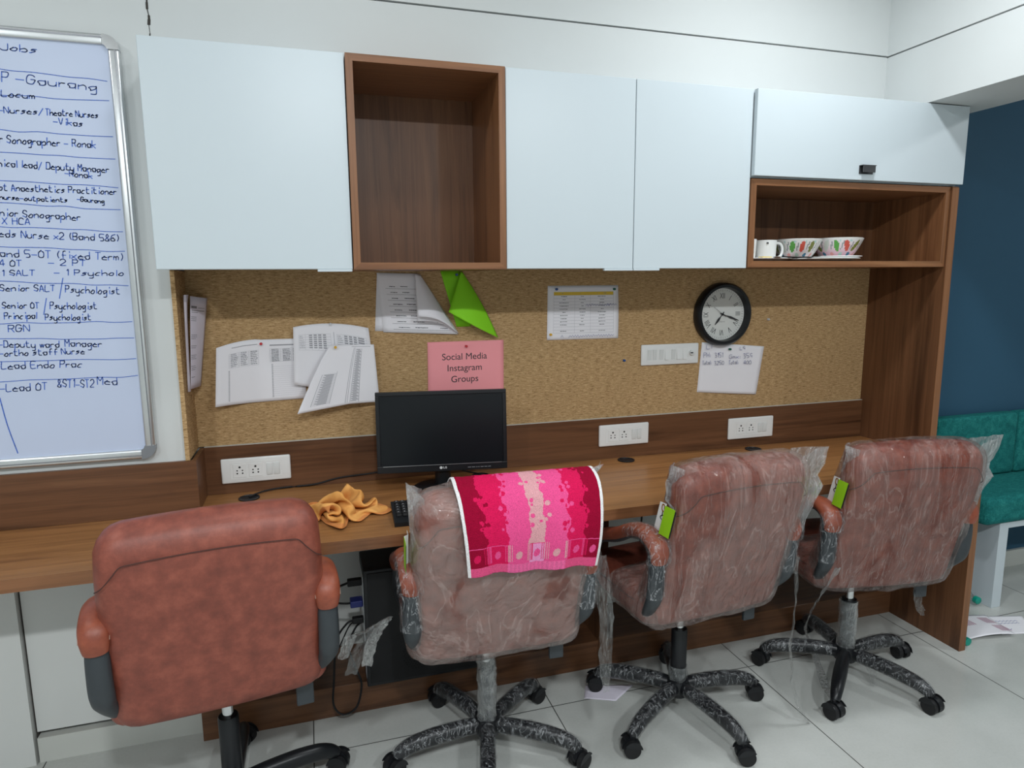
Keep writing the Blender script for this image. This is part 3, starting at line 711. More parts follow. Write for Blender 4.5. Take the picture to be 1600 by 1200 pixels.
# pink notice
f = quad((-0.642, 1.252), (-0.352, 1.252), (-0.353, 1.047), (-0.645, 1.047), lambda u, v: 0.003*math.sin(math.pi*v)*(1-u))
pk = sheet('notice', 'pink paper notice reading social media groups, pinned above the monitor', f, 'pink')
W(typeset('Social Media\nInstagram\nGroups', 0.0345, 'lettering', None, 'ink', lambda x, y: f((x+0.1385)/0.29, (0.100-y)/0.205)+Vector((0, -0.0008, 0))), pk)

# white sheet with yellow table head
f = quad((-0.174, 1.452), (0.121, 1.452), (0.124, 1.243), (-0.178, 1.245), lambda u, v: 0.004*math.sin(math.pi*v)*u+0.002*v)
yl = sheet('printed_sheet', 'white sheet with yellow-headed table, held by blue, green and yellow pins', f, 'paper')
printed(f, yl, 'table_heading', 'yellow', [(0.085, 0.115, 0.925, 0.175)])
L = [(0.085, v, 0.925, v+0.004) for v in [0.175+0.0585*k for k in range(13)]] + [(u, 0.115, u+0.0025, 0.88) for u in (0.085, 0.375, 0.595, 0.925)]
printed(f, yl, 'table_lines', 'paleink', L)
B = []
for k in range(13):
    v = 0.135+0.0585*k
    if k in (11,): continue
    for a, b in ((0.12, 0.34), (0.41, 0.56), (0.65, 0.88)):
        wv = rnd.uniform(0.25, 0.9)*(b-a)/2; c_ = (a+b)/2; B += textbars(rnd, c_-wv*0.7, c_+wv*0.7, [v], 0.013, 1.0, 0.004)
printed(f, yl, 'print', 'greyink', B)
mb = MB()
for x0, z0, sc_, n in ((-0.123, 1.257, 0.004, 1), (-0.09, 1.256, 0.004, 34), (-0.02, 1.376, 0.004, 18), (0.07, 1.377, 0.004, 7)):
    p = [(x0+0.0055*k, z0+(0.004 if k % 2 else -0.003)+rnd.uniform(-.002, .002)) for k in range(n+2)]
    ribbon(mb, p, 0.0009, lambda x, z: (x, -0.0095, z))
W(mb.build('handwritten_note', 'pen'), yl)

# handwritten telephone note beneath the clock
f = quad((0.509, 1.213), (0.816, 1.185), (0.783, 0.978), (0.493, 1.003), lambda u, v: 0.004*v*u+0.003*math.sin(math.pi*u)*v)
nt = sheet('handwritten_note', 'white note with blue handwritten numbers hanging below the clock', f, 'paper')
mb = MB(); nt3 = lambda x, z: (x, -0.0095, z)
for tx, x, z, sz, wd_ in (('LI', 0.527, 1.186, 0.020, 0.030), ('L9', 0.690, 1.176, 0.016, 0.028), ('PH:', 0.515, 1.150, 0.023, 0.036), ('3151', 0.568, 1.148, 0.022, 0.043), ('Gmx:', 0.640, 1.140, 0.020, 0.056), ('359', 0.708, 1.140, 0.022, 0.048),
                     ('Total:', 0.510, 1.120, 0.018, 0.044), ('3250', 0.567, 1.117, 0.018, 0.050), ('Total:', 0.638, 1.116, 0.018, 0.048), ('400', 0.712, 1.113, 0.018, 0.040)):
    write(mb, tx, x, z, sz*0.85, 0.0014, nt3, wd_, 0.001)
W(mb.build('handwriting', 'pen'), nt)

# landscape sheet with two small tables (left)
bl = lambda u, v: 0.004+(0.038*(2*u-1)**2*(0.6+0.4*v) if u < 0.5 else 0)
f = quad((-1.352, 1.283), (-1.075, 1.283), (-1.075, 1.071), (-1.366, 1.063), bl, lambda u: -0.024*(2*u-1)**2 if u < 0.5 else -0.002)
p1 = sheet('printed_sheet', 'curled white sheet with small tables, held by red pin, left of the pair', f, 'paper')
Tn = lambda u0, u1, v0, v1, rows, cols: [(u0, v0+(v1-v0)*k/rows, u1, v0+(v1-v0)*k/rows+0.003) for k in range(rows+1)] + [(u0+(u1-u0)*k/cols, v0, u0+(u1-u0)*k/cols+0.002, v1) for k in range(cols+1)]
printed(f, p1, 'table_lines', 'paleink', Tn(0.14, 0.47, 0.17, 0.40, 8, 3)+Tn(0.60, 0.97, 0.15, 0.36, 8, 3)+[(0.62, 0.44+0.034*k, 0.98, 0.442+0.034*k) for k in range(15)])
B = []
for k in range(8):
    for a in (0.16, 0.27, 0.38): B += textbars(rnd, a, a+0.08, [0.18+0.0275*k], 0.014, 0.9, 0.004)
    for a in (0.62, 0.75, 0.87): B += textbars(rnd, a, a+0.09, [0.158+0.026*k], 0.016, 1.1, 0.003)
for k in range(22): B.append((0.135, 0.44+0.023*k, 0.15, 0.452+0.023*k)); B.append((0.615, 0.40+0.025*k, 0.632, 0.412+0.025*k))
B += [(0.17, 0.075, 0.46, 0.085), (0.60, 0.085, 0.95, 0.105)]
printed(f, p1, 'print', 'midink', B)

# two overlapping sheets with dense tables
bl = lambda u, v: 0.009+0.012*(2*u-1)**2*(0.5+v)
f = quad((-1.106, 1.335), (-0.853, 1.325), (-0.829, 1.05), (-1.113, 1.125), bl, lambda u: -0.014*(2*u-1)**2)
p2 = sheet('printed_sheet', 'white printed sheet under the curled page, topped by a clear pin', f, 'paper')
printed(f, p2, 'table_lines', 'paleink', Tn(0.07, 0.48, 0.15, 0.40, 6, 5)+Tn(0.56, 0.95, 0.15, 0.36, 6, 4)+[(0.52, 0.12, 0.527, 0.5)])
B = []
for k in range(7):
    for a in (0.20, 0.26, 0.32, 0.38, 0.66, 0.72, 0.78, 0.84, 0.88): B.append((a, 0.16+0.032*k, a+0.04, 0.18+0.032*k))
    B += textbars(rnd, 0.08, 0.17, [0.17+0.032*k], 0.010, 0.6, 0.004)+textbars(rnd, 0.57, 0.65, [0.17+0.03*k], 0.010, 0.7, 0.004)
printed(f, p2, 'print', 'midink', B)
def fcurl(u, v):                             # page pinned at its top, its left part swept forward
    xl = -0.985 - 0.122*v**0.85; xr = -0.838+0.013*v
    zt = 1.258-0.004*u; zb_ = 1.030+0.022*min(1, u*1.6)-0.004*u
    x = lerp(xl, xr, u); z = lerp(zt, zb_, v)
    y = -0.034 - 0.050*(1-u)**2.2*v**0.8 - 0.012*math.sin(math.pi*u)*v
    return Vector((x, y, z))
p3 = sheet('printed_sheet', 'curling white page with grey column table, held by a yellow pin', fcurl, 'paper', 24, 24)
printed(fcurl, p3, 'table_lines', 'paleink', [(0.56, 0.05, 0.568, 0.97), (0.585, 0.05, 0.592, 0.97), (0.62, 0.07, 0.626, 0.97), (0.73, 0.07, 0.736, 0.97), (0.13, 0.45, 0.138, 0.93), (0.36, 0.42, 0.366, 0.93)]+[(0.62, 0.07+0.018*k, 0.73, 0.0735+0.018*k) for k in range(50)]+[(0.15, 0.45+0.018*k, 0.36, 0.4535+0.018*k) for k in range(27)])
printed(fcurl, p3, 'print', 'midink', [(0.632+0.02*(k % 2), 0.08+0.018*k, 0.70+0.02*((k*7) % 3)*0.7, 0.089+0.018*k) for k in range(49)]+[(0.17+0.03*(k % 2), 0.46+0.018*k, 0.32, 0.469+0.018*k) for k in range(26)]+[(0.50, 0.03, 0.92, 0.036)])

# stapled list with its corner folded forward
f0 = quad((-0.815, 1.500), (-0.66, 1.496), (-0.545, 1.287), (-0.829, 1.299))
w1 = sheet('printed_list', 'stapled white name list with its right corner folded over, beside green paper', f0, 'paper', 8, 8)
f = quad((-0.816, 1.504), (-0.670, 1.500), (-0.530, 1.279), (-0.800, 1.294), lambda u, v: 0.004+0.006*u*v)
W(solid((lambda m: (m.grid(f, 12, 12), m)[1])(MB()).build('front_page', 'paper', None, True), 0.0003), w1)
printed(f, w1, 'table_lines', 'ink', [(0.14, 0.255+0.098*k, 0.93-0.0*k, 0.2585+0.098*k) for k in range(8)])
B = []
for k in range(8): B += textbars(rnd, 0.22, 0.38, [0.218+0.098*k], 0.012, 0.9, 0.004)+textbars(rnd, 0.45, 0.66, [0.213+0.098*k], 0.013, 0.8, 0.004)+textbars(rnd, 0.80, 0.95, [0.215+0.098*k], 0.013, 0.7, 0.004)
printed(f, w1, 'print', 'ink', B)
def ffold(u, v, k=0.0):
    a = Vector((-0.683, 0, lerp(1.500, 1.350-k, v))); b = Vector((lerp(-0.664, -0.533+k*0.4, v), 0, lerp(1.498, 1.285-k*0.3, v)))
    p = a.lerp(b, u); p.z += -0.018*math.sin(math.pi*u)*v*(-1)
    p.y = -0.014 - (0.05-k)*math.sin(math.pi*min(1, (1-u)*0.62+0.02))*(0.15+0.85*v); return p
W(solid((lambda m: (m.grid(ffold, 16, 14), m)[1])(MB()).build('folded_corner', 'paper', None, True), 0.0004), w1)
W(solid((lambda m: (m.grid(lambda u, v: ffold(u, v, 0.018)+Vector((0.001, 0.006, 0)), 16, 14), m)[1])(MB()).build('folded_corner', 'paper', None, True), 0.0004), w1)

# lime green paper folded across itself
f = quad((-0.588, 1.509), (-0.515, 1.509), (-0.478, 1.306), (-0.532, 1.306), lambda u, v: 0.002)
gp = sheet('green_paper', 'lime green paper folded across itself, hanging under the open box', f, 'green', 8, 8)
def fg(u, v):
    a = Vector((lerp(-0.514, -0.570, v), 0, lerp(1.508, 1.363, v)))
    b = Vector((lerp(-0.509, -0.378, v), 0, lerp(1.507, 1.262, v)))
    if v > 0.0: b.x += 0.008*math.sin(math.pi*v)
    p = a.lerp(b, u); p.z -= 0.004*math.sin(math.pi*u)*v
    p.y = -0.012 - 0.052*math.sin(math.pi*(0.06+0.90*(1-u)*0.75))*(0.1+0.9*v); return p
W(solid((lambda m: (m.grid(fg, 18, 18), m)[1])(MB()).build('folded_flap', 'green', None, True), 0.0004), gp)

# letters tucked on the column side
def fl(u, v): return Vector((lerp(-1.4086-0.020*v, -1.3681-0.040*v, u), lerp(-0.09, -0.02, u)-0.008*math.sin(math.pi*u), lerp(1.4325-0.009*u, 1.135, v)))
lt = sheet('letter', 'folded white letters hanging at the left edge of the pin board', fl, 'lilac', 10, 12)
def fl2(u, v): return Vector((lerp(-1.4225-0.009*v, lerp(-1.407, -1.424, v**0.5), u), lerp(-0.13, -0.115, u)-0.022*math.sin(math.pi*u*0.8)*(1-v*0.6), lerp(1.437, 1.132, v)))
W(solid((lambda m: (m.grid(fl2, 8, 12), m)[1])(MB()).build('back_page', 'lilac', None, True), 0.0004), lt)
B = [(0.08, 0.10, 0.42, 0.125), (0.5, 0.115, 0.88, 0.12), (0.1, 0.145, 0.88, 0.152), (0.1, 0.165, 0.5, 0.171)]
for v in (0.215, 0.235, 0.255, 0.41, 0.43, 0.45, 0.53, 0.55, 0.63, 0.65, 0.67, 0.75, 0.77, 0.79, 0.87): B += textbars(rnd, 0.06, 0.5, [v], 0.007, 0.95, 0.005)
printed(fl, lt, 'print', 'greyink', B)

def pin(x, z, y, mat, label):
    o = MB().lathe([(0.0045, 0.0), (0.0045, -0.002), (0.0026, -0.0035), (0.0024, -0.007), (0.0048, -0.009), (0.0042, -0.0105)], 16, 'Y').build('push_pin', mat, None, True, (x, y, z))
    tag(o, label, 'push pin', 'push pins')
pin(-1.213, 1.267, -0.005, 'pinred', 'red push pin holding the left curled sheet')
pin(-0.982, 1.328, -0.010, 'pinclear', 'clear push pin at the top of the overlapped printed sheet')
pin(-0.970, 1.250, -0.044, 'pinyellow', 'yellow push pin in the middle of the curling page')
pin(-0.529, 1.496, -0.003, 'pinblue', 'dark blue push pin at the top of the green paper')
pin(-0.498, 1.233, -0.003, 'pinred', 'red push pin at the top of the pink notice')
pin(-0.140, 1.439, -0.003, 'pinblue', 'blue push pin at the upper left of the yellow-headed sheet')
pin(0.102, 1.437, -0.004, 'pingreen', 'green push pin at the upper right of the yellow-headed sheet')
pin(-0.164, 1.266, -0.004, 'pinyellow', 'yellow push pin at the lower left of the yellow-headed sheet')
pin(0.152, 1.152, 0.0, 'pinblue', 'lone blue push pin left of the white switch plate')
pin(0.640, 1.180, -0.006, 'pingreen', 'green push pin in the handwritten note below the clock')
pin(0.828, 1.301, 0.0, 'pinclear', 'lone white push pin right of the clock')

# ------------------------------------------------------------------ monitor, keyboard, computer, cables
mon = thing('monitor', 'black flat-screen monitor switched off, standing before the pink notice', 'monitor', (-0.630, -0.185, DT), R(-8.5))
MW, MH, MZ0 = 0.448, 0.279, 0.069
tilt = Matrix.Translation((0, -0.018, MZ0)) @ Matrix.Rotation(R(-4), 4, 'X')
def tb(lo, hi, bev, name, m, par, seg=2): return MB().box(lo, hi, bev, seg, 0, tilt).build(name, m, par, False)
mb = MB(); b_ = 0.013; bb = 0.024
for lo, hi in (((-MW/2, -0.012, 0), (MW/2, 0.010, bb)), ((-MW/2, -0.012, MH-b_), (MW/2, 0.010, MH)), ((-MW/2, -0.012, bb), (-MW/2+b_, 0.010, MH-b_)), ((MW/2-b_, -0.012, bb), (MW/2, 0.010, MH-b_))): mb.box(lo, hi, 0.0015, 2, 0, tilt)
bez = mb.build('bezel', 'black', mon)
tb((-MW/2+b_-0.001, -0.0085, bb-0.001), (MW/2-b_+0.001, -0.006, MH-b_+0.001), 0, 'screen', 'screen', mon)
tb((-MW/2+0.02, -0.0124, bb-0.0012), (MW/2-0.02, -0.0119, bb), 0, 'chrome_line', 'alu', bez)
mb = MB(); mb.lathe([(0.0050, -0.0126), (0.0048, -0.0121)], 24, 'Y', (-0.0075, 0, 0.0125)); 
ribbon(mb, [(0.001, 0.016), (0.001, 0.0098), (0.0052, 0.0098)], 0.0016, lambda x, z: (x, -0.0123, z))
ribbon(mb, [(0.0118, 0.0152), (0.0078, 0.0158), (0.0070, 0.0125), (0.0080, 0.0096), (0.0118, 0.0098), (0.0118, 0.0126), (0.0098, 0.0126)], 0.0014, lambda x, z: (x, -0.0123, z))
for v in mb.bm.verts: v.co = tilt @ v.co
mb.build('logo', plain('silver_logo', (0.62, 0.63, 0.64, 1), 0.4), bez)
mb = MB(); rnd = random.Random(2); x = 0.085
while x < 0.165: wv = rnd.uniform(0.004, 0.012); mb.box((x, -0.0123, 0.0090), (x+wv, -0.0119, 0.0108), 0, 1, 0, tilt); x += wv+0.003
mb.build('printed_line', 'greyink', bez)
mb = MB(); mb.box((-MW/2+0.012, 0.010, 0.012), (MW/2-0.012, 0.024, MH-0.012), 0.006, 2, 0, tilt); mb.box((-0.13, 0.022, 0.03), (0.13, 0.044, 0.20), 0.012, 2, 0, tilt); mb.build('back_shell', 'blackmatt', mon)
mb = MB(); mb.tube([(0, 0.02, 0.011), (0, 0.012, 0.05), (0, 0.012, 0.13)], [0.024, 0.022, 0.02], 16, 4, 1.25); mb.build('stand_neck', 'black', mon, True)
mb = MB(); mb.lathe([(0.108, 0.0), (0.110, 0.004), (0.100, 0.010), (0.03, 0.014)], 48)
for v in mb.bm.verts: v.co.y *= 0.86
mb.build('stand_base', 'black', mon, True)

kb = thing('keyboard', 'black keyboard on the desk between orange duster and towel-draped chair', 'keyboard', (-0.615, -0.437, DT), R(-2.5))
mb = MB(); mb.prism([(-0.222, -0.086, 0.0), (-0.222, -0.086, 0.012), (-0.222, 0.080, 0.024), (-0.222, 0.080, 0.0)], (0.444, 0, 0)); mb.build('case', 'black', kb)
K = MB()
def key(x, y, wx): K.box((x, y-0.0068, 0.012+0.012*(y+0.086)/0.166), (x+wx, y+0.0068, 0.0185+0.012*(y+0.086)/0.166), 0.0015, 1)
for ri in range(6):
    x = -0.212; y = 0.064-0.0195*ri-(0.004 if ri else 0)
    while x < 0.205:
        wx = 0.0150
        if ri == 5 and -0.13 < x < -0.02: wx = 0.10
        key(x, y, wx); x += wx+0.0037
kk = K.build('keys', 'blackmatt', kb); kk['kind'] = 'stuff'
mb = MB()
for ri in range(5):
    for k in range(9):
        x = -0.207+0.0187*k; y = 0.062-0.0195*ri-(0.004 if ri else 0); z = 0.0188+0.012*(y+0.086)/0.166
        mb.poly([(x, y, z), (x+0.004, y, z), (x+0.004, y+0.003, z), (x, y+0.003, z)])
mb.build('key_letters', 'paleink', kk)

PX0, PX1, PY0, PY1, PZ0, PZ1 = -0.926, -0.515, -0.289, -0.118, 0.1115, 0.530
pc = thing('computer_tower', 'black computer tower standing on the plinth under the desk', 'computer', ((PX0+PX1)/2, (PY0+PY1)/2, 0.111))
W(MB().box((PX0, PY0, PZ0), (PX1, PY1, PZ1), 0.003, 1).build('case', 'pcblack'), pc)
W(MB().box((PX0+0.012, PY0-0.0025, PZ0+0.012), (PX1-0.006, PY0+0.001, PZ1-0.012), 0.001, 1).build('side_cover', 'blackmatt'), pc)
def vent(x, z, r):
    mb = MB(); s_ = 0.0095; n = int(r/s_)+1
    for i in range(-n, n+1):
        for j in range(-n, n+1):
            a, b = (i+0.5*(j % 2))*s_, j*s_*0.87
            if max(abs(a), abs(b)) < r and abs(a)+abs(b) < r*1.5: mb.lathe([(0.0034, -0.0004), (0.0034, 0.0)], 6, 'Y', (x+a, PY0-0.0026, z+b))
    W(mb.build('vent', 'grille'), pc)
vent(-0.752, 0.36, 0.058); vent(-0.752, 0.205, 0.050)
W(MB().box((PX0-0.001, PY0+0.010, 0.14), (PX0, PY0+0.055, 0.235)).build('label_sticker', 'paleink'), pc)
W(MB().box((PX0-0.0012, PY0+0.02, 0.27), (PX0, PY1-0.015, 0.50)).build('rear_panel', 'alu'), pc)

def cable(name, label, pts, r, plug=None, plugmat='blackmatt'):
    c = thing(name, label, 'cable', pts[0], 0, 'black cables')
    W(MB().tube(pts, r, 8, 6).build('cord', 'blackmatt', None, True), c)
    if plug: W(MB().box(*plug, 0.003, 2).build('plug', plugmat), c)
    return c
yr = -0.20
cable('power_cable', 'black power cable plugged into the upper back of the computer tower', [(PX0-0.045, yr, 0.455), (-1.02, yr, 0.44), (-1.07, -0.12, 0.39), (-1.12, -0.05, 0.30), (-1.22, -0.03, 0.17), (-1.3, -0.04, 0.118)], 0.004, ((PX0-0.048, yr-0.011, 0.443), (PX0-0.0013, yr+0.011, 0.467)))
cable('video_cable', 'black monitor cable with blue plug in the computer tower', [(PX0-0.040, yr-0.01, 0.385), (-0.99, yr, 0.382), (-1.05, yr, 0.395), (-1.16, -0.10, 0.36), (-1.25, -0.05, 0.2), (-1.32, -0.05, 0.117)], 0.0035, ((PX0-0.042, yr-0.030, 0.374), (PX0-0.0013, yr+0.010, 0.398)), 'bluevga')
cable('looped_cable', 'looped black cable hanging from the tower back over the plinth edge', [(PX0-0.035, yr-0.02, 0.325), (-0.985, yr-0.02, 0.315), (-1.02, -0.19, 0.24), (-1.035, -0.262, 0.14), (-1.04, -0.29, 0.07), (-1.01, -0.30, 0.036), (-0.965, -0.29, 0.05), (-0.945, -0.268, 0.115), (-0.96, -0.255, 0.165), (-0.98, -0.22, 0.23), (-0.955, -0.2, 0.285), (PX0-0.004, -0.19, 0.30)], 0.0035, ((PX0-0.038, yr-0.03, 0.315), (PX0-0.0013, yr-0.008, 0.336)))
cable('audio_cable', 'thin grey-tipped cable sagging from the tower towards the left chair', [(PX0-0.004, -0.17, 0.295), (-0.97, -0.17, 0.285), (-1.02, -0.18, 0.20), (-1.10, -0.20, 0.13), (-1.2, -0.19, 0.116)], 0.0025)
cable('desk_cable', 'black cable lying along the desk back from grommet to monitor', [(-1.277, -0.09, DT+0.004), (-1.24, -0.05, DT+0.006), (-1.176, -0.019, DT+0.005), (-1.067, -0.0175, DT+0.006), (-0.978, -0.0175, DT+0.022), (-0.86, -0.022, DT+0.03), (-0.78, -0.05, DT+0.05), (-0.72, -0.11, DT+0.10)], 0.003)
cable('monitor_cable', 'black cable drooping behind the monitor neck to the grommet', [(-0.60, -0.115, DT+0.09), (-0.575, -0.10, DT+0.05), (-0.53, -0.06, DT+0.020), (-0.50, -0.07, DT+0.012), (-0.469, -0.085, DT+0.007)], 0.0028)
cable('hanging_cable', 'thin black cable hanging under the desk beside the divider', [(0.245, -0.03, DB-0.001), (0.243, -0.025, 0.6), (0.236, -0.02, 0.4), (0.24, -0.03, 0.115)], 0.004)
cable('wall_cable', 'thin black cable dropping down the wall behind the towel-draped chair', [(-0.56, -0.02, DB-0.001), (-0.565, -0.018, 0.66), (-0.58, -0.016, 0.6), (-0.585, -0.02, 0.545)], 0.004)

